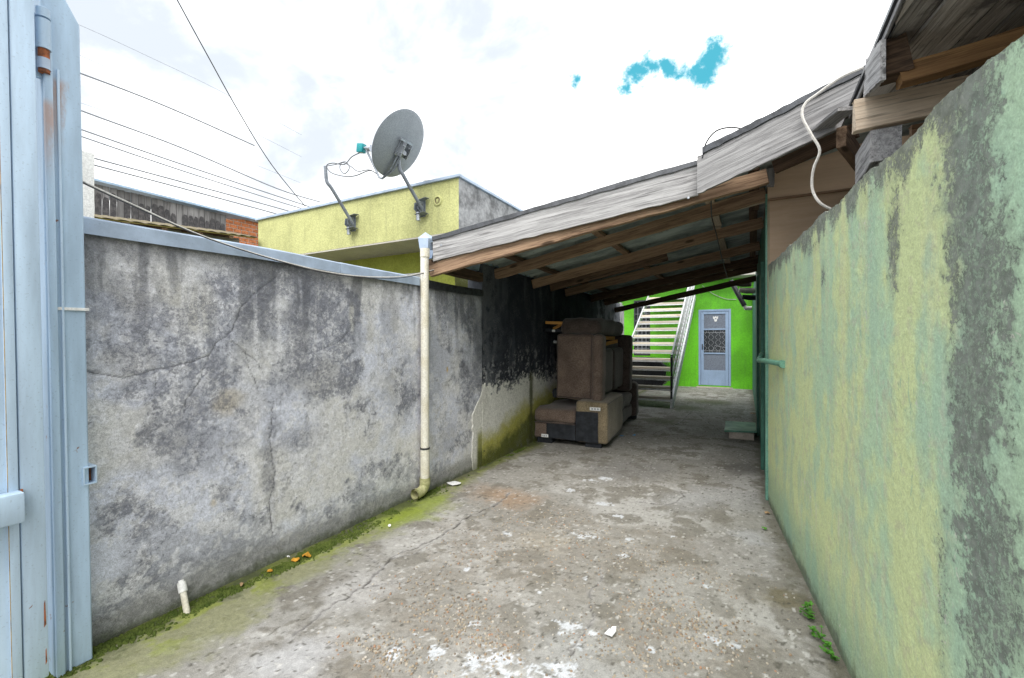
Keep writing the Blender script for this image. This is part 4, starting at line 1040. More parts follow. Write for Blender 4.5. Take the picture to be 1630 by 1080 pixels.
# =================================================================== SHED, BRICKS, TILES, PILLAR on the left
XS = -9.0
shed = thing('wooden_shed', (XS, 3, 0), 'shed of tarred grey upright boards with blue sheet roof behind the left wall', 'shed')
def stop(y):                                 # height of the shed wall top
    a = at_x(150, 292, XS); b = at_x(358, 342, XS); return a.z+(b.z-a.z)*(y-a.y)/(b.y-a.y)
ya = at_x(150, 292, XS).y; yb_ = at_x(358, 342, XS).y
nb = 21; wv = (yb_-ya)/nb
for i in range(-6, nb):
    yc = ya+wv*(i+.5); zt = stop(yc)-.01; rg = random.Random(i)
    pb = board('plank', (XS+rg.uniform(-.006, .006), yc, 1.6), (XS+rg.uniform(-.006, .006), yc, zt), wv*.93, .022, 'shed_wood', shed, up=(0, 1, 0), seed=i)
    if i >= 0 and i not in (3, 12):
        zq = stop(yc)-(.10+.12*rg.random()); mb = MB(); hw = wv*.455
        poly = [(yc-hw, 1.7), (yc+hw, 1.7), (yc+hw*rg.uniform(.8, 1), zq-.06), (yc+hw*.6, zq), (yc-hw*.5, zq+rg.uniform(0, .02)), (yc-hw, zq-.05)]
        mb.prism([(XS+.0175, a_, b_) for a_, b_ in poly], (.003, 0, 0)); part('tar_coat', mb, 'shed_tar', pb)
mb = MB(); z0_ = stop(ya-1.2); z1_ = stop(yb_+.55)
mb.prism([(XS+.16, ya-1.2, z0_), (XS+.16, yb_+.55, z1_), (XS+.16, yb_+.55, z1_+.035), (XS+.16, ya-1.2, z0_+.035)], (-3, 0, .5)); part('roof', mb, 'blue_sheet', shed, smooth=None)
mb = MB(); mb.prism([(XS-.02, yb_, 1.7), (XS-.02, yb_, stop(yb_)), (XS-2.6, yb_, stop(yb_)+.3), (XS-2.6, yb_, 1.7)], (0, .03, 0)); part('end_wall', mb, 'shed_wood', shed, smooth=None)
# brick gable behind
XB = -12.0
bw = thing('brick_wall', (XB, 8, 0), 'bare orange brick wall far behind the left wall between shed and yellow house', 'wall')
a = at_x(352, 340, XB); b = at_x(428, 342, XB)
bz1 = a.z-.0; by0, by1 = a.y-.6, b.y+.8
mb = MB(); mb.box(XB-.12, XB-.012, by0, by1, 0, bz1); part('mortar_core', mb, 'mortar', bw)
mb = MB(); mb.rbox(XB-.03, XB, 0, .19, 0, .085, .006, 1); bL, bH = .205, .10
first = None
rows = int((bz1-2.2)/bH)
for r_ in range(rows):
    z_ = bz1-.004-bH*(r_+1)
    k = 0; yy = by0+(.1 if r_ % 2 else 0)
    while yy+.19 < by1:
        if yy > a.y-.3 and yy < b.y+.3:
            mwb = Matrix.Translation((0+random.uniform(-.004, .004), yy, z_))
            if first is None:
                first = part('brick', mb, 'brick', bw, at=(0, 0, 0)); WM[first.name] = mwb; first.matrix_basis = WM[bw.name].inverted() @ mwb
            else: copy_part(first, mwb, bw)
        yy += bL
mb = MB(); mb.prism([(XB+.15, by0-.3, bz1+.01), (XB+.15, by1+1.5, bz1-.03), (XB+.15, by1+1.5, bz1+.02), (XB+.15, by0-.3, bz1+.06)], (-2, 0, .3)); part('roof', mb, 'darksteel', bw, smooth=None)
# old tiled lean-to
XT = -6.75
lt = thing('tiled_lean_to', (XT, 2.6, 0), 'low lean-to with mossy tile edge and ochre eaves just behind the left wall', 'roof')
p0 = at_x(165, 346, XT); p1 = at_x(409, 377, XT)
def ez(y): return p0.z+(p1.z-p0.z)*(y-p0.y)/(p1.y-p0.y)
yy = p0.y-.6; k = 0
while yy < 4.02:
    z_ = ez(yy)
    # half-round tile with thickness, running up the slope
    vs = []; fs = []; nn = 7
    for s_ in (0, 1):
        for i, (xx, zz2) in enumerate(((XT, 0), (XT-.9, .20))):
            for j in range(nn+1):
                th = math.pi*j/nn; rr = .075-(.014 if s_ else 0)
                vs.append((xx, yy+.075-rr*math.cos(th), z_+zz2+rr*.22*math.sin(th)-.012))
    q2 = nn+1
    for j in range(nn):
        fs += [(j, j+1, q2+j+1, q2+j), (2*q2+j, 3*q2+j, 3*q2+j+1, 2*q2+j+1), (j, 2*q2+j, 2*q2+j+1, j+1)]
    mb = MB(); mb.add(vs, fs); part('tile', mb, 'tile', lt); yy += .145; k += 1
mb = MB(); ys_, ye_ = p0.y-.7, 4.08
mb.prism([(XT+.02, ys_, ez(ys_)-.035), (XT+.02, ye_, ez(ye_)-.035), (XT-.9, ye_, ez(ye_)+.15), (XT-.9, ys_, ez(ys_)+.15)], (0, 0, .015)); part('eaves_board', mb, 'ochre', lt, smooth=None)
for i in range(7):
    yq = p0.y+.2+i*.42
    if yq < 4: board('rafter_end', (XT+.0, yq, ez(yq)-.055), (XT-.9, yq, ez(yq)+.125), .04, .06, 'brown_wood', lt, seed=i)
board('fascia_plank', (XT-.45, ys_, ez(ys_)-.10), (XT-.45, 4.1, ez(4.1)-.12), .28, .03, 'grey_wood', lt, seed=77)
mb = MB(); mb.box(XT-.6, XT-.48, ys_, 4.08, 0, ez(ys_)-.25); part('wall', mb, 'stucco_grey', lt)
# white pillar
a = at_x(131, 240, -4.6); b = at_x(151, 240, -4.6)
mb = MB(); mb.box(-4.9, -4.6, b.y-.28, b.y, 0, at_x(151, 244, -4.6).z)
info(part('white_pillar', mb, 'white', bevel=.01), 'plain white square pillar rising behind the left wall by the gate', 'pillar')

# =================================================================== WIRES IN THE SKY
def wire_at(pts, X, r_, m_, label, group='power lines in the sky'):
    return cab([at_x(px, py, X) for px, py in pts], r_*1.7, m_, label, 'power line', 6, group, 'power_line')
XW_ = -24
ends = [(((131, 118), (270, 172), (405, 232)), .021, 'top dark power line of the bundle above the shed'),
        (((131, 177), (290, 236), (440, 300), (510, 322)), .020, 'power line second from the top above the shed'),
        (((131, 207), (290, 262), (440, 312), (510, 335)), .020, 'upper of the close pair of power lines in the middle'),
        (((131, 218), (290, 272), (440, 320), (500, 338)), .018, 'lower of the close pair of power lines in the middle'),
        (((131, 247), (290, 290), (430, 328), (500, 348)), .022, 'power line second from the bottom just over the shed'),
        (((131, 258), (290, 300), (430, 338), (500, 358)), .022, 'lowest power line just over the shed roof')]
for i, (p_, r_, lb) in enumerate(ends):
    p_ = ((-60, p_[0][1]-(p_[1][1]-p_[0][1])*1.25),)+p_
    wire_at(p_, XW_-i*.3, r_, 'cable_grey', lb)
thin = [(((131, 42), (240, 92), (350, 145), (480, 215)), 'uppermost faint thin wire high on the left'), (((131, 90), (260, 150), (390, 205), (480, 250)), 'faint thin wire just above the dark top power line'), (((131, 165), (260, 205), (400, 260), (480, 292)), 'faint thin wire just above the second power line')]
for i, (p_, lb) in enumerate(thin): wire_at(((-60, p_[0][1]-80),)+p_, -60-i, .013, 'cable_grey', lb)
# service drop
dz_end = at_y(486, 329, YF+.3)
cab([Vector((-1.6, .9, 4.3)) if False else at_y(250, -60, 2.2), at_y(282, 0, 2.4), at_y(330, 88, 2.8), at_y(380, 178, 3.3), at_y(432, 262, 3.9), dz_end], .006, 'cable_black', 'black service cable dropping steeply from the sky to the yellow roof', name='service_cable')
# white cable sagging in front of the left wall
XC = XL+.045
cab([at_x(96, 270, XC), at_x(131, 289, XC), at_x(220, 330, XC), at_x(320, 375, XC), at_x(430, 411, XC), at_x(520, 433, XC), at_x(590, 441, XC), at_x(650, 439, XC+.02), at_x(712, 424, -2.38)], .0042, 'cable_white', 'white cable sagging along the top of the grey wall to the carport corner')
cab([at_x(96, 272, XC+.012), at_x(131, 291, XC+.012), at_x(220, 332, XC+.012), at_x(320, 376, XC+.012), at_x(430, 412, XC+.012), at_x(520, 435, XC+.012), at_x(590, 443, XC), at_x(650, 441, XC+.02), at_x(712, 424, -2.375)], .003, 'cable_black', 'thin dark cable twisted with the white one along the wall top')
# carport cables
cab([f2(1371, 122)+Vector((0, -.06, .02)), f2(1335, 138)+Vector((0, -.06, .02)), f2(1300, 156)+Vector((0, -.05, 0)), f2(1280, 172)+Vector((0, -.05, 0)), f2(1276, 192)+Vector((0, -.05, 0)), f2(1290, 220)+Vector((0, -.05, 0)), f2(1303, 245)+Vector((0, -.05, 0)), f2(1294, 272)+Vector((0, -.03, 0)), f2(1293, 300)+Vector((0, 0, 0)), f2(1304, 322), f2(1324, 332)+Vector((.0, .02, 0))], .0085, 'cable_white', 'thick white cable hanging in an S in front of the beige panel')
cab([f2(1118, 252), f2(1124, 228), f2(1140, 209), f2(1165, 203), f2(1190, 208)], .0055, 'cable_black', 'thin black cable arching above the carport roof edge')
cab([fpt(1131, 309)+Vector((0, .05, 0)), at_y(1133, 345, 4.1), at_y(1140, 372, 4.5), at_y(1150, 415, 5.5), at_y(1158, 442, 6.5)], .005, 'cable_black', 'black wire hanging down under the carport rafters')

# =================================================================== RIGHT HOUSE ROOF
nr = thing('neighbour_roof', (1.2, 2, 2.5), 'overhanging boarded eaves with rough beams above the right green wall', 'roof')
def sz(X): return 2.64+.12*(X-.54)
def seamX(k, Y): return .615+.12*k-.19*(Y-2.7)
YS0, YS1 = -.6, 3.22
for k in range(-1, 9):
    def lo(Y): return max(.54, seamX(k-1, Y)+.005)
    def hi(Y): return seamX(k, Y)-.005
    ylist = [YS0+(YS1-YS0)*i/24 for i in range(25)]
    ylist = [y_ for y_ in ylist if hi(y_) > lo(y_)+.002]
    if len(ylist) < 2: continue
    ye = ylist[-1]
    jit = random.uniform(-.007, .007)
    L = [(lo(y_), y_) for y_ in ylist]; Rr = [(hi(y_), y_) for y_ in ylist]
    c0 = Vector((L[0][0], L[0][1], 0))
    # local X must follow the grain: build in a frame turned to the seam direction
    ang = math.atan2(1, -.19)
    mw = Matrix.Translation((seamX(k, 1.5), 1.5, sz(seamX(k, 1.5))+jit)) @ Matrix.Rotation(ang, 4, 'Z'); inv = mw.inverted()
    vs = []; fs = []; n = len(ylist)
    for dzt in (0, .018):
        for row in (L, Rr):
            for (x_, y_) in row: vs.append(inv @ Vector((x_, y_, sz(x_)+jit+dzt)))
    for i in range(n-1):
        fs += [(i, i+1, n+i+1, n+i), (2*n+i, 3*n+i, 3*n+i+1, 2*n+i+1), (i, 2*n+i, 2*n+i+1, i+1), (n+i, n+i+1, 3*n+i+1, 3*n+i)]
    fs += [(0, n, 3*n, 2*n), (n-1, 3*n-1, 4*n-1, 2*n-1)]
    me = bpy.data.meshes.new('soffit_board'); me.from_pydata(vs, [], fs)
    bm = bmesh.new(); bm.from_mesh(me); bmesh.ops.recalc_face_normals(bm, faces=bm.faces); bm.to_mesh(me); bm.free()
    finish(me, 'soffit_wood', 35); place(bpy.data.objects.new('soffit_board', me), mw, nr)
mb = MB(); mb.prism([(.505, YS0, 2.665), (.505, 3.36, 2.665), (2.6, 3.36, 2.665+.25), (2.6, YS0, 2.665+.25)], (0, 0, .02)); part('roof_cover', mb, 'darksteel', nr, smooth=None)
board('eaves_trim', (.522, 3.28, 2.645), (.522, YS0, 2.645), .028, .012, 'grey_wood', nr, seed=3)
# beams
board('beam', (.58, 2.54, 2.475), (1.9, 2.54, 2.60),   .085, .07, 'red_wood', nr, seed=11, rough=.005, label='reddish brown beam crossing under the boards')
board('beam_end', (.524, 2.55, 2.555), (.524+.085, 2.55, 2.56), .16, .10, 'dark_wood', nr, seed=12, rough=.006, label='charred square beam end')
slab4('upright_trim', [at_x(1374, 156, .50), at_x(1401, 128, .50), at_x(1401, 64, .50), at_x(1378, 96, .50)], .02, 'grey_wood', nr, seed=13)
board('tie_beam', (.46, 2.80, 2.44), (1.9, 2.80, 2.455), .155, .05, 'tan_wood', nr, seed=14, rough=.004, label='pale broad plank at the corner')
board('hanging_stub', (.585, 2.78, 2.27), (.585, 3.16, 2.275), .175, .12, 'grey_wood', nr, seed=15, rough=.006)
board('back_beam', (.72, 2.95, 2.33), (1.9, 2.95, 2.36), .13, .05, 'brown_wood', nr, seed=16)
board('side_rafter', (.47, 3.2, 2.50), (.80, 4.05, 2.42), .12, .05, 'brown_wood', nr, seed=17)
board('side_rafter', (.34, 3.36, 2.60), (.47, 3.02, 2.585), .02, .10, 'grey_wood', nr, seed=18)
board('side_rafter', (.15, 3.72, 2.56), (.60, 3.55, 2.66), .09, .04, 'dark_wood', nr, seed=19)
board('packing_block', (.135, 3.95, 2.50), (.135, 3.95, 2.63), .05, .05, 'grey_wood', nr, up=(0, 1, 0), seed=24)
# house wall that carries it (behind the green wall)
mb = MB(); mb.box(1.45, 1.6, -.6, 9, 0, 2.74); part('house_wall', mb, 'dark_wood', nr)
# beige panels closing the gap
pn = thing('panel_infill', (.6, 4.12, 1.9), 'two beige wood-effect panels filling the gap above the green wall end', 'panel')
YP = 4.10
zs_ = at_y(1226, 318, YP).z
board('panel', (.12, YP+.03, zs_-.42), (1.44, YP+.03, zs_-.42), .84, .016, 'ply_wood', pn, seed=1, rough=.0005)
board('panel', (.12, YP+.01, zs_+.165), (1.44, YP+.01, zs_+.165), .33, .016, 'ply_wood', pn, seed=2, rough=.0005)
board('panel_edge', (.12, YP, zs_-.002), (1.44, YP, zs_-.002), .014, .03, 'brown_wood', pn, seed=3, rough=.0005)

# =================================================================== GATE
gt = thing('steel_gate', (-2.3, .5, 0), 'pale blue steel gate leaf swung open at the left edge', 'gate')
tilt = Matrix.Translation((-2.38, .700, 0)) @ Matrix.Rotation(R(.9), 4, 'X') @ Matrix.Translation((2.38, -.68, 0))
def T(mb): mb.v = [tuple(tilt @ Vector(v)) for v in mb.v]; return mb
XG = -2.30
mb = MB(); mb.rbox(XG-.05, XG, .535, .60, .05, 3.1, .006, 2); part('stile', T(mb), 'blue_gate', gt)
mb = MB(); mb.box(XG-.035, XG-.008, -.9, .53, .06, 3.1); part('sheet', T(mb), 'blue_gate', gt)
mb = MB(); mb.rbox(XG-.03, XG+.003, .505, .532, .05, 3.1, .004, 2); part('edge_strip', T(mb), 'blue_gate', gt)
mb = MB(); mb.tube([(XG+.001, .518-.012, .05), (XG+.001, .518-.012, 3.1)], .0014, 6); part('rusty_seam', T(mb), 'seam', gt)
mb = MB(); zz0 = at_x(20, 835, XG+.05).z; zz1 = at_x(20, 786, XG+.05).z
mb.rbox(XG+.001, XG+.055, .30, .535, zz0, zz1, .007, 2); part('latch_box', T(mb), 'blue_gate', gt)
mb = MB(); mb.box(XG+.0, XG+.003, .535, .542, zz0, zz1); part('latch_weld', T(mb), 'rust', gt)
gp = thing('gate_post', (-2.39, .69, 0), 'worn pale blue steel gate post with rusty hinge against the wall end', 'post')
XP0, XP1 = -2.47, -2.36
mb = MB(); mb.prism([(XP0, .628, 0), (XP0, .628, 2.72), (XP0, .66, 2.72), (XP0, .742, 2.56), (XP0, .742, 0)], (XP1-XP0, 0, 0)); part('channel', T(mb), 'blue_post', gp, bevel=.005)
mb = MB(); mb.rbox(XP1-.002, XP1+.018, .632, .656, 0, 2.52, .004, 2); part('flange', T(mb), 'blue_post', gp)
mb = MB(); mb.tube([(XP1+.008, .672, .0), (XP1+.003, .674, 2.35)], .0045, 8); part('weld_bead', T(mb), 'blue_gate', gp)
hx_, hy_ = XP1+.018, .632
zA_ = at_x(88, 128, -2.33).z
mb = MB(); mb.tube([(hx_, hy_, zA_+.105), (hx_, hy_, zA_+.215)], .021, 16); hinge = part('hinge', T(mb), 'blue_post', gp)
mb = MB(); mb.tube([(hx_, hy_, zA_+.222), (hx_, hy_, zA_+.255)], .021, 16); mb.tube([(hx_, hy_, zA_+.255), (hx_, hy_, zA_+.262)], [.019, .012], 16); part('barrel', T(mb), 'blue_post', hinge)
mb = MB(); mb.tube([(hx_, hy_, zA_+.03), (hx_, hy_, zA_+.07)], .019, 16); part('barrel', T(mb), 'coping', hinge)
mb = MB(); mb.tube([(hx_, hy_, zA_+.018), (hx_, hy_, zA_+.105)], .0165, 12); part('pin', T(mb), 'rust', hinge)
mb = MB(); mb.box(hx_-.03, hx_-.018, hy_-.04, hy_+.0, zA_+.0, zA_+.24); part('hinge_leaf', T(mb), 'blue_post', hinge, bevel=.003)
for (y0_, z0_, w_, h_) in ((.588, .24, .006, .10), (.590, .10, .004, .06), (.55, .33, .01, .004)):
    mb = MB(); mb.prism([(XG+.0003, y0_, z0_), (XG+.0003, y0_+w_, z0_+.01), (XG+.0003, y0_+w_*.7, z0_+h_), (XG+.0003, y0_+w_*.2, z0_+h_*.9)], (.001, 0, 0))
    part('rust_spot', T(mb), 'rust', gt)
zt_ = at_x(105, 492, XP1).z
mb = MB(); mb.box(XP0-.004, XP1+.008, .657, .750, zt_-.005, zt_+.006); part('white_tie', T(mb), 'white', gp)
# square tube socket sticking out of the wall side of the post
a = at_x(137, 768, -2.36)
zc = (at_x(143, 743, -2.36).z+at_x(143, 771, -2.36).z)/2
mb = MB(); ya_, yb2 = .722, .764; hh = .036
for (y0_, y1_, v0, v1) in ((ya_, yb2, hh-.005, hh), (ya_, yb2, -hh, -hh+.005), (ya_, ya_+.004, -hh+.005, hh-.005), (yb2-.005, yb2, -hh+.005, hh-.005)):
    mb.box(-2.46, -2.352, y0_, y1_, zc+v0, zc+v1)
part('tube_socket', T(mb), 'blue_gate', gp)
mb = MB(); mb.box(-2.40, -2.395, ya_+.005, yb2-.006, zc-hh+.006, zc+hh-.006); part('socket_rust', T(mb), 'rust', gp)

# =================================================================== SOFAS
lo_s = thing('corner_sofa', (-2.0, 6, 0), 'brown corner sofa on the floor with black lining showing, under the upturned one', 'sofa')
ang = R(4.5); SR = Matrix.Translation((-2.44, 5.09, 0)) @ Matrix.Rotation(ang, 4, 'Z')
def SB(*a, **k): mb = MB(); mb.rbox(*a, mtx=SR, **k); return mb
# local: x across (0..0.9), y along alley
part('chaise_base', SB(0, .53, 0, 1.05, .07, .27, r=.025, sub=4, puff=.010, seed=1), 'brown_fab', lo_s, smooth=60)
part('chaise_cushion', SB(-.005, .545, -.012, 1.06, .268, .44, r=.05, sub=6, puff=.022, seed=2), 'brown_fab', lo_s, smooth=60)
part('arm', SB(.55, .94, -.01, 1.02, .06, .56, r=.03, sub=6, puff=.012, seed=3), 'olive_fab', lo_s, smooth=60, label='tall olive brown end block')
part('seat', SB(.12, .90, 1.03, 2.1, .08, .28, r=.03, sub=3, puff=.006, seed=4), 'dark_fab', lo_s, smooth=60)
part('seat_cushion', SB(.10, .91, 1.03, 2.08, .283, .47, r=.06, sub=6, puff=.02, seed=5), 'dark_fab', lo_s, smooth=60)
part('far_arm', SB(.10, .97, 2.10, 2.40, .06, .62, r=.06, sub=3, puff=.01, seed=6), 'dark_fab', lo_s, smooth=60)
mb = SB(.17, .548, -.016, -.004, .075, .262, r=.004, sub=5, puff=.006, seed=7); part('lining_panel', mb, 'lining', lo_s, smooth=60)
mb = SB(.552, .83, -.025, -.013, .07, .44, r=.004, sub=5, puff=.006, seed=8); part('lining_panel', mb, 'lining', lo_s, smooth=60)
for x_, y_ in ((.03, .03), (.66, .02), (.68, .85), (.74, 2.25)):
    mb = MB(); mb.rbox(x_, x_+.20, y_, y_+.12, 0, .075, r=.006, seg=1, mtx=SR); part('foot', mb, 'lining', lo_s)
def tag_(parent, x0, x1, z0, z1, y=-.027):
    mb = MB(); mb.rbox(x0, x1, y-.004, y, z0, z1, r=.001, seg=1, mtx=SR); t_ = part('care_label', mb, 'paper', parent)
    mb = MB(); w_ = x1-x0
    for q_ in (.15, .42, .68): mb.rbox(x0+w_*q_, x0+w_*(q_+.16), y-.0055, y-.0042, z0+.010, z1-.010, r=.0004, seg=1, mtx=SR)
    part('label_print', mb, 'cable_grey', t_)
tag_(lo_s, .73, .86, .46, .50); tag_(lo_s, .11, .20, .085, .125)

up_s = thing('upturned_sofa', (-1.95, 6.0, .52), 'brown chenille sofa turned on its back and stacked on the corner sofa', 'sofa')
a8 = R(1.5); UR = Matrix.Translation((-2.245, 5.33, .548)) @ Matrix.Rotation(a8, 4, 'Z') @ Matrix.Rotation(R(1.0), 4, 'Y')
def UB(*a, **k): mb = MB(); mb.rbox(*a, mtx=UR, **k); return mb
part('near_arm', UB(0, .50, 0, .19, 0, .845, r=.035, sub=7, puff=.014, seed=11), 'brown_fab', up_s, smooth=60)
part('arm_roll', UB(.475, .615, -.025, .20, -.03, .84, r=.055, sub=6, puff=.014, seed=12), 'brown_fab', up_s, smooth=60)
part('body', UB(.05, .47, .18, 1.45, .01, .74, r=.03, sub=4, puff=.015, seed=13), 'dark_fab', up_s, smooth=60)
part('seat_cushion', UB(.30, .555, .20, .82, .05, .66, r=.06, sub=4, puff=.012, seed=14), 'dark_fab', up_s, smooth=60)
part('seat_cushion', UB(.30, .555, .83, 1.44, .05, .66, r=.06, sub=4, puff=.012, seed=15), 'dark_fab', up_s, smooth=60)
part('far_arm', UB(.02, .64, 1.46, 1.70, -.02, .86, r=.05, sub=4, puff=.010, seed=16), 'dark_fab', up_s, smooth=60)
def UP(x, y, z): return UR @ Vector((x, y, z))
board('frame_slat', UP(.46, .19, .80), UP(.56, .80, .80), .05, .02, 'orange_wood', up_s, seed=2)
board('frame_slat', UP(.48, .19, .69), UP(.60, .78, .76), .05, .02, 'orange_wood', up_s, seed=3)
board('frame_slat', UP(.50, .30, .66), UP(.50, .30, .82), .07, .02, 'orange_wood', up_s, up=(0, 1, 0), seed=4)
for z_ in (.06, .74):
    mb = MB(); mb.tube([UP(-.0, .08, z_), UP(-.07, .08, z_)], [.020, .026], 12); part('chrome_foot', mb, 'chrome', up_s)
mb = UB(-.06, .0, .03, .16, .0, .12, r=.02, sub=2); part('corner_pad', mb, 'lining', up_s)
def piping(T_, loop, parent, m_, r_=.006):
    mb = MB(); mb.tube([T_ @ Vector(p) for p in loop], r_, 6); part('piping', mb, m_, parent, smooth=60)
piping(UR, [(.02, -.004, .03), (.02, -.006, .82), (.47, -.006, .82), (.47, -.004, .03), (.02, -.004, .03)], up_s, 'dark_fab')
piping(SR, [(.01, -.016, .272), (.28, -.024, .268), (.54, -.016, .272)], lo_s, 'dark_fab')
piping(SR, [(.94, .01, .54), (.944, .5, .545), (.94, 1.0, .54)], lo_s, 'dark_fab', .005)
piping(SR, [(.946, .02, .10), (.95, .5, .09), (.946, 1.0, .10)], lo_s, 'dark_fab', .005)
# loose backrest on top
bk_ = thing('loose_backrest', (-2.0, 5.9, 1.4), 'loose dark brown backrest lying on top of the stacked sofas, orange slats showing', 'cushion')
CR = Matrix.Translation((-2.18, 5.33, 1.405)) @ Matrix.Rotation(R(2), 4, 'Z') @ Matrix.Rotation(R(2), 4, 'Y')
def CB(*a, **k): mb = MB(); mb.rbox(*a, mtx=CR, **k); return mb
part('pad', CB(0, .52, -.02, 1.45, -.015, .20, r=.085, sub=7, puff=.024, seed=21), 'dark_fab', bk_, smooth=60)
mb = CB(-.24, .02, .02, 1.2, .0, .06, r=.02, sub=4, puff=.012, seed=22); part('lining', mb, 'lining', bk_, smooth=60)
board('slat', CR @ Vector((-.22, .02, .13)), CR @ Vector((.06, .04, .13)), .035, .03, 'orange_wood', bk_, seed=5)
board('slat', CR @ Vector((-.11, .03, .045)), CR @ Vector((-.02, .10, .115)), .035, .03, 'orange_wood', bk_, seed=6)
mb = CB(-.12, -.08, .0, .05, .01, .04, r=.005, seg=1); part('scrap', mb, 'paper', bk_)

# =================================================================== SMALL THINGS
# capped stub pipe
sp = thing('stub_pipe', (0, 0, 0), 'short leaning white PVC stub with a cap by the foot of the grey wall', 'pipe')
b_ = at_z(298, 977, 0); t_ = at_y(288, 924, b_.y+.01)
sp.location = b_; WM[sp.name] = Matrix.Translation(b_)
ax = (t_-b_).normalized(); L_ = (t_-b_).length
mb = MB(); mb.tube([b_-ax*.02, b_+ax*L_*.70], .0135, 14); part('pipe', mb, 'pvc', sp)
mb = MB(); mb.tube([b_+ax*L_*.64, b_+ax*L_*.94], .0185, 14); mb.tube([b_+ax*L_*.94, b_+ax*L_*1.0], .012, 14); part('cap', mb, 'pvc_white', sp)
# conduit on the right wall
pA = at_x(1247, 580, .16)
r_ = ray(1246, 580); t__ = .572/(r_.x+.11*r_.y)-.05; cA = Vector((r_.x*t__, r_.y*t__, H+r_.z*t__))
cB = Vector((dwx(5.0)-.03, 5.0, cA.z+.02))
cond = thing('wall_conduit', cA, 'green painted pipe bending out from the dark wall past the near wall end', 'pipe')
mb = MB(); mb.tube(spline([cA, Vector((rwx(3.95)-.05, 3.95, cA.z)), Vector((dwx(4.25)-.065, 4.3, cA.z-.01)), Vector((dwx(4.6)-.035, 4.65, cA.z+.03)), cB], 6), .019, 12); part('pipe', mb, 'midgreen', cond)
mb = MB(); d_ = (cA-Vector((rwx(3.95)-.05, 3.95, cA.z))).normalized(); mb.tube([cA-d_*.03, cA+d_*.025], .026, 12); part('collar', mb, 'midgreen', cond)
# pipe and elbow by the green house
q0 = at_y(1163, 447, 9.6); q1 = at_y(1185, 487, 9.6)
pp = thing('far_gutter_pipe', q1, 'dark drain pipe ending in a white elbow at the far right of the carport', 'pipe')
mb = MB(); mb.tube([q0, q1], .045, 12); part('pipe', mb, 'darksteel', pp)
mb = MB(); q2_ = at_y(1197, 491, 9.6); mb.tube([q1, q1+Vector((.02, 0, -.05)), q2_], .038, 12); part('elbow', mb, 'pvc_white', pp)
rl = thing('rolled_tarp', at_y(1180, 458, 9.3), 'grimy rolled bundles tucked under the carport edge at the far right', 'tarp')
for i, (px, py, r0) in enumerate(((1182, 452, .06), (1188, 463, .055), (1193, 474, .05))):
    c_ = at_y(px, py, 9.25); mb = MB(); mb.tube([c_+Vector((-.12, 0, .02)), c_+Vector((0, .02, 0)), c_+Vector((.14, 0, -.01))], [r0*.8, r0, r0*.9], 12); part('roll', mb, ('dark_fab', 'soffit', 'lining')[i], rl)
# green board on a low block
gb = thing('green_board', (-.15, 7.2, 0), 'green board lying on low bricks beside the dark green wall', 'board')
a = at_z(1153, 690, .0); 
c1_, c2_, c3_, c4_ = at_z(1153, 688, .09), at_z(1208, 690, .09), at_z(1206, 676, .09), at_z(1155, 673, .09)
c2_.x = min(c2_.x, dwx(c2_.y)-.035); c3_.x = min(c3_.x, dwx(c3_.y)-.035)
mb = MB(); mb.prism([c1_, c2_, c3_, c4_], (0, 0, .025)); part('board', mb, 'midgreen', gb, bevel=.003)
mb = MB(); cc_ = (c1_+c2_+c3_+c4_)/4; mb.box(c1_.x+.05, c2_.x-.03, c1_.y+.06, c4_.y-.06, 0, .089); part('block', mb, 'mortar', gb, bevel=.006)
# papers, leaves, cap
def scrap(name, px, py, r, m_, label, cat, seed, h=.012, n=9, grp=None):
    rg = random.Random(seed); c = at_z(px, py, .010); mb = MB()
    top = []; 
    for i in range(n):
        t = 2*math.pi*i/n; rr = r*rg.uniform(.7, 1.1); top.append(Vector((c.x+rr*math.cos(t), c.y+rr*.75*math.sin(t), c.z+rg.uniform(0, h))))
    ctr_ = Vector((c.x, c.y, c.z+h))
    vs = top+[ctr_]+[p-Vector((0, 0, .0015)) for p in top]+[ctr_-Vector((0, 0, .0015))]
    fs = [(i, (i+1) % n, n) for i in range(n)]+[(n+1+(i+1) % n, n+1+i, 2*n+1) for i in range(n)]+[(i, n+1+i, n+1+(i+1) % n, (i+1) % n) for i in range(n)]
    mb.add(vs, fs); return info(part(name, mb, m_), label, cat, grp)
c = at_z(972, 1008, .006); mb = MB()
mb.prism([(c.x-.022, c.y-.020, .006), (c.x+.014, c.y-.026, .009), (c.x+.022, c.y+.014, .012), (c.x-.012, c.y+.020, .008)], (0, 0, .004))
mb.prism([(c.x-.004, c.y+.008, .012), (c.x+.020, c.y+.004, .014), (c.x+.018, c.y+.028, .022), (c.x-.002, c.y+.030, .016)], (0, 0, .003))
info(part('folded_paper', mb, 'paper'), 'small folded white paper on the concrete in the foreground', 'litter')
scrap('torn_paper', 724, 770, .075, 'paper', 'torn white sheet lying by the downpipe elbow', 'litter', 3)
scrap('yellow_leaf', 488, 886, .035, 'yellow_leaf', 'larger bright yellow leaf in the moss by the wall', 'leaf', 4, .02)
scrap('yellow_leaf', 470, 893, .028, 'yellow_leaf', 'smaller yellow leaf left of the larger one in the moss', 'leaf', 5, .015)
scrap('yellow_leaf', 430, 910, .02, 'yellow_leaf', 'tiny yellow leaf farthest left on the moss strip', 'leaf', 6, .01)
scrap('white_pebble', 459, 887, .012, 'paper', 'white stone on the moss next to the yellow leaves', 'stone', 7, .01)
scrap('dry_leaf', 385, 933, .016, 'brown_leaf', 'pale curled dry leaf on the moss near the stub pipe', 'leaf', 8, .02)
scrap('dry_leaf', 620, 838, .014, 'paper', 'tiny pale dry leaf on the light green moss before the elbow', 'leaf', 9, .015)
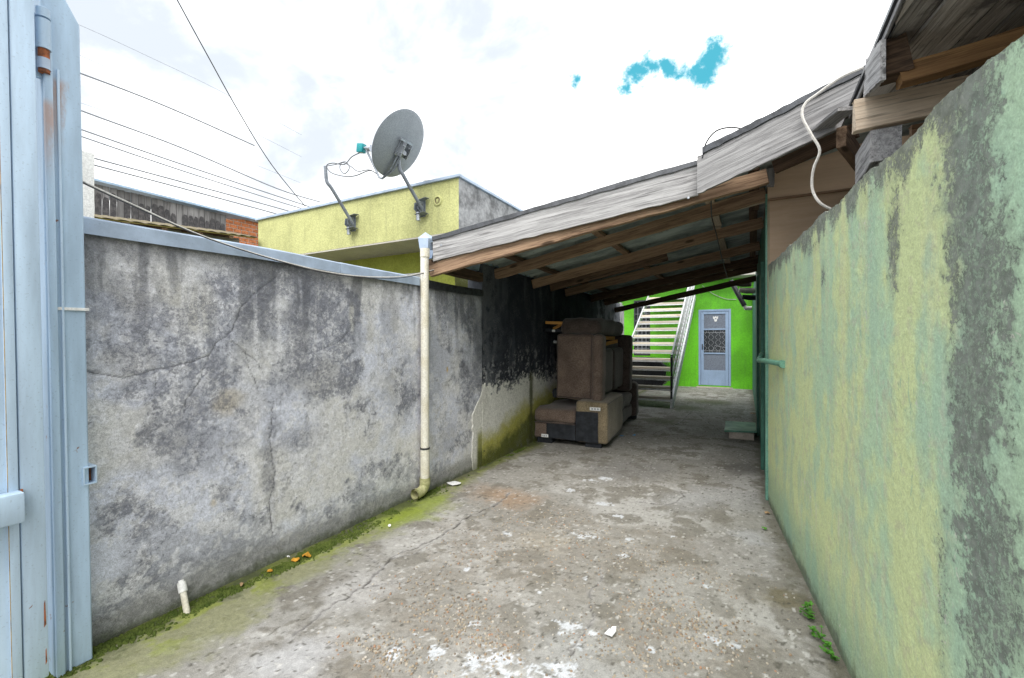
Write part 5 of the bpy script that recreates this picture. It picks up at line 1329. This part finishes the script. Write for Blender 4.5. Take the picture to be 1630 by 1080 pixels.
scrap('dry_leaf', 1221, 817, .022, 'brown_leaf', 'brown dry leaf at the foot of the right wall end', 'leaf', 10, .012)
scrap('dry_leaf', 1217, 842, .020, 'leaf', 'greenish fallen leaf on concrete just before the right wall end', 'leaf', 11, .012)
scrap('dry_leaf', 1198, 660, .05, 'brown_leaf', 'dry brown leaf by the dark wall beyond the green board', 'leaf', 12, .03)
scrap('bottle_cap', 1009, 694, .028, 'blue_cap', 'bright blue plastic cap on the floor right of the sofas', 'litter', 13, .02)
scrap('blue_scrap', 990, 694, .035, 'blue_cap', 'flat blue scrap under the edge of the sofa', 'litter', 14, .004)
scrap('paint_chip', 1002, 705, .012, 'paper', 'small white chip on the floor in front of the blue cap', 'litter', 15, .006)
scrap('paint_chip', 868, 710, .018, 'paper', 'small white chip on the floor in front of the chaise left end', 'litter', 16, .006)
scrap('stick_end', 1155, 998, .012, 'brown_leaf', 'cigarette-sized pale butt on the concrete near the right wall', 'litter', 17, .01)

# weeds by the right wall
def weed(px, py, n, size, label, seed):
    rg = random.Random(seed); c = at_z(px, py, 0); c.x = min(c.x, rwx(c.y)-.02)
    root = thing('weed', c, label, 'plant', 'weeds along the foot of the right wall')
    st = MB(); lf = MB()
    for i in range(n):
        a = rg.uniform(math.pi*.45, math.pi*1.6); ln = size*rg.uniform(.4, 1); tipp = c+Vector((math.cos(a)*ln*.8, math.sin(a)*ln*.9, size*rg.uniform(.25, .9)))
        st.tube([c+Vector((0, 0, -.005)), c.lerp(tipp, .5)+Vector((0, 0, .008)), tipp], .0012, 4)
        for k in range(3):
            th = a+(k-1)*1.1+rg.uniform(-.3, .3); s = size*rg.uniform(.20, .34); d = Vector((math.cos(th), math.sin(th), rg.uniform(-.2, .5))).normalized(); w_ = d.cross(Vector((0, 0, 1))).normalized()*s*.38
            lf.add([tipp, tipp+d*s*.35+w_*.8, tipp+d*s*.8+w_*.7, tipp+d*s, tipp+d*s*.8-w_*.7, tipp+d*s*.35-w_*.8, tipp+d*s*.5-Vector((0, 0, s*.08))], [(0, 1, 6), (1, 2, 6), (2, 3, 6), (3, 4, 6), (4, 5, 6), (5, 0, 6)])
    part('stem', st, 'leaf', root); part('foliage', lf, 'leaf', root, smooth=None)
weed(1293, 985, 22, .055, 'small bushy green weed, farthest of the three at the right wall foot', 1)
weed(1308, 1018, 16, .05, 'sparse green weed between the other two at the right wall foot', 2)
weed(1330, 1052, 14, .06, 'longest-leaved green weed, nearest of the three at the right wall foot', 3)

# moss cushions along the left wall (stuff)
def moss():
    rg = np.random.RandomState(4); n = 9000
    Y = rg.uniform(.6, 5.2, n); d = np.abs(rg.normal(0, .07, n))
    k = fbm(Y, d, 4.5, 4, .6, 5)
    keep = (k+.35*(fbm(Y, Y*0, 2.3, 3, .5, 15)-.5) > .60+.05*(Y < 1.7)) & (d < .14) & ((Y < 3.1) | (d < .06)); Y = Y[keep]; d = d[keep]
    for (px, py, r, m_) in ((510, 872, .06, 500), (445, 905, .05, 450), (375, 938, .04, 250), (320, 965, .03, 250), (470, 893, .06, 300), (560, 850, .1, 350), (680, 785, .08, 400)):
        c = at_z(px, py, 0); Y = np.append(Y, c.y+rg.normal(0, r, m_)); d = np.append(d, np.abs(c.x-XL+rg.normal(0, r*.4, m_)))
    V = []; F = []
    for y_, x_ in zip(Y, d):
        s = rg.uniform(.004, .011); hh = s*rg.uniform(.5, 1.1); o = len(V); a0 = rg.uniform(0, 6)
        cx_, cy_ = XL+.012+x_, y_
        for j in range(5): a = a0+j*1.2566; V.append((cx_+s*math.cos(a), cy_+s*math.sin(a), -.004))
        for j in range(5): a = a0+j*1.2566+.4; V.append((cx_+s*.6*math.cos(a), cy_+s*.6*math.sin(a), hh*.8))
        V.append((cx_, cy_, hh))
        for j in range(5): F += [(o+j, o+(j+1) % 5, o+5+(j+1) % 5, o+5+j), (o+5+j, o+5+(j+1) % 5, o+10)]
    me = bpy.data.meshes.new('moss'); me.from_pydata(V, [], F); finish(me, 'moss', 170)
    info(place(bpy.data.objects.new('moss', me), Matrix()), 'dark green moss cushions along the foot of the grey wall', 'moss', kind='stuff')
moss()
def pebbles():
    rg = np.random.RandomState(9); V = []; F = []; Cc = []
    cents = [(800, 880, .55, .35), (700, 960, .4, .22), (1040, 900, .5, .3), (1090, 1010, .35, .2), (760, 1010, .3, .15), (1000, 1040, .4, .15), (860, 830, .5, .3), (620, 1040, .25, .1), (1060, 970, .3, .2)]
    cols = [(.36, .30, .22), (.30, .22, .15), (.42, .37, .30), (.20, .16, .12), (.24, .23, .21), (.38, .22, .14), (.50, .46, .40)]
    for (px, py, rx, ry) in cents:
        c = at_z(px, py, 0)
        for i in range(330):
            x, y = c.x+rg.normal(0, rx*.55), c.y+rg.normal(0, ry*.55)
            if x < XL+.3 or x > rwx(y)-.05 or y < .5: continue
            s = rg.uniform(.0025, .0075); a = rg.uniform(0, 6); e = rg.uniform(.5, 1); o = len(V); z = rg.uniform(0, .002)
            for j in range(6):
                t = j*math.pi/3; u, v = s*math.cos(t), s*e*math.sin(t); V.append((x+u*math.cos(a)-v*math.sin(a), y+u*math.sin(a)+v*math.cos(a), z-.003))
            for j in range(6):
                t = j*math.pi/3; u, v = s*.7*math.cos(t), s*.7*e*math.sin(t); V.append((x+u*math.cos(a)-v*math.sin(a), y+u*math.sin(a)+v*math.cos(a), z+s*.25))
            for j in range(6): F.append((o+j, o+(j+1) % 6, o+6+(j+1) % 6, o+6+j))
            F.append(tuple(o+6+j for j in range(6)))
            col = cols[rg.choice(7, p=[.25, .2, .15, .15, .15, .04, .06])]; Cc += [(*col, 1)]*12
    me = bpy.data.meshes.new('aggregate_pebbles'); me.from_pydata(V, [], F)
    at = me.color_attributes.new('paint', 'FLOAT_COLOR', 'POINT'); at.data.foreach_set('color', np.array(Cc, np.float32).ravel())
    finish(me, 'pebble', 50); info(place(bpy.data.objects.new('aggregate_pebbles', me), Matrix()), 'small brown pebbles exposed in the worn concrete floor', 'pebbles', kind='stuff')
pebbles()
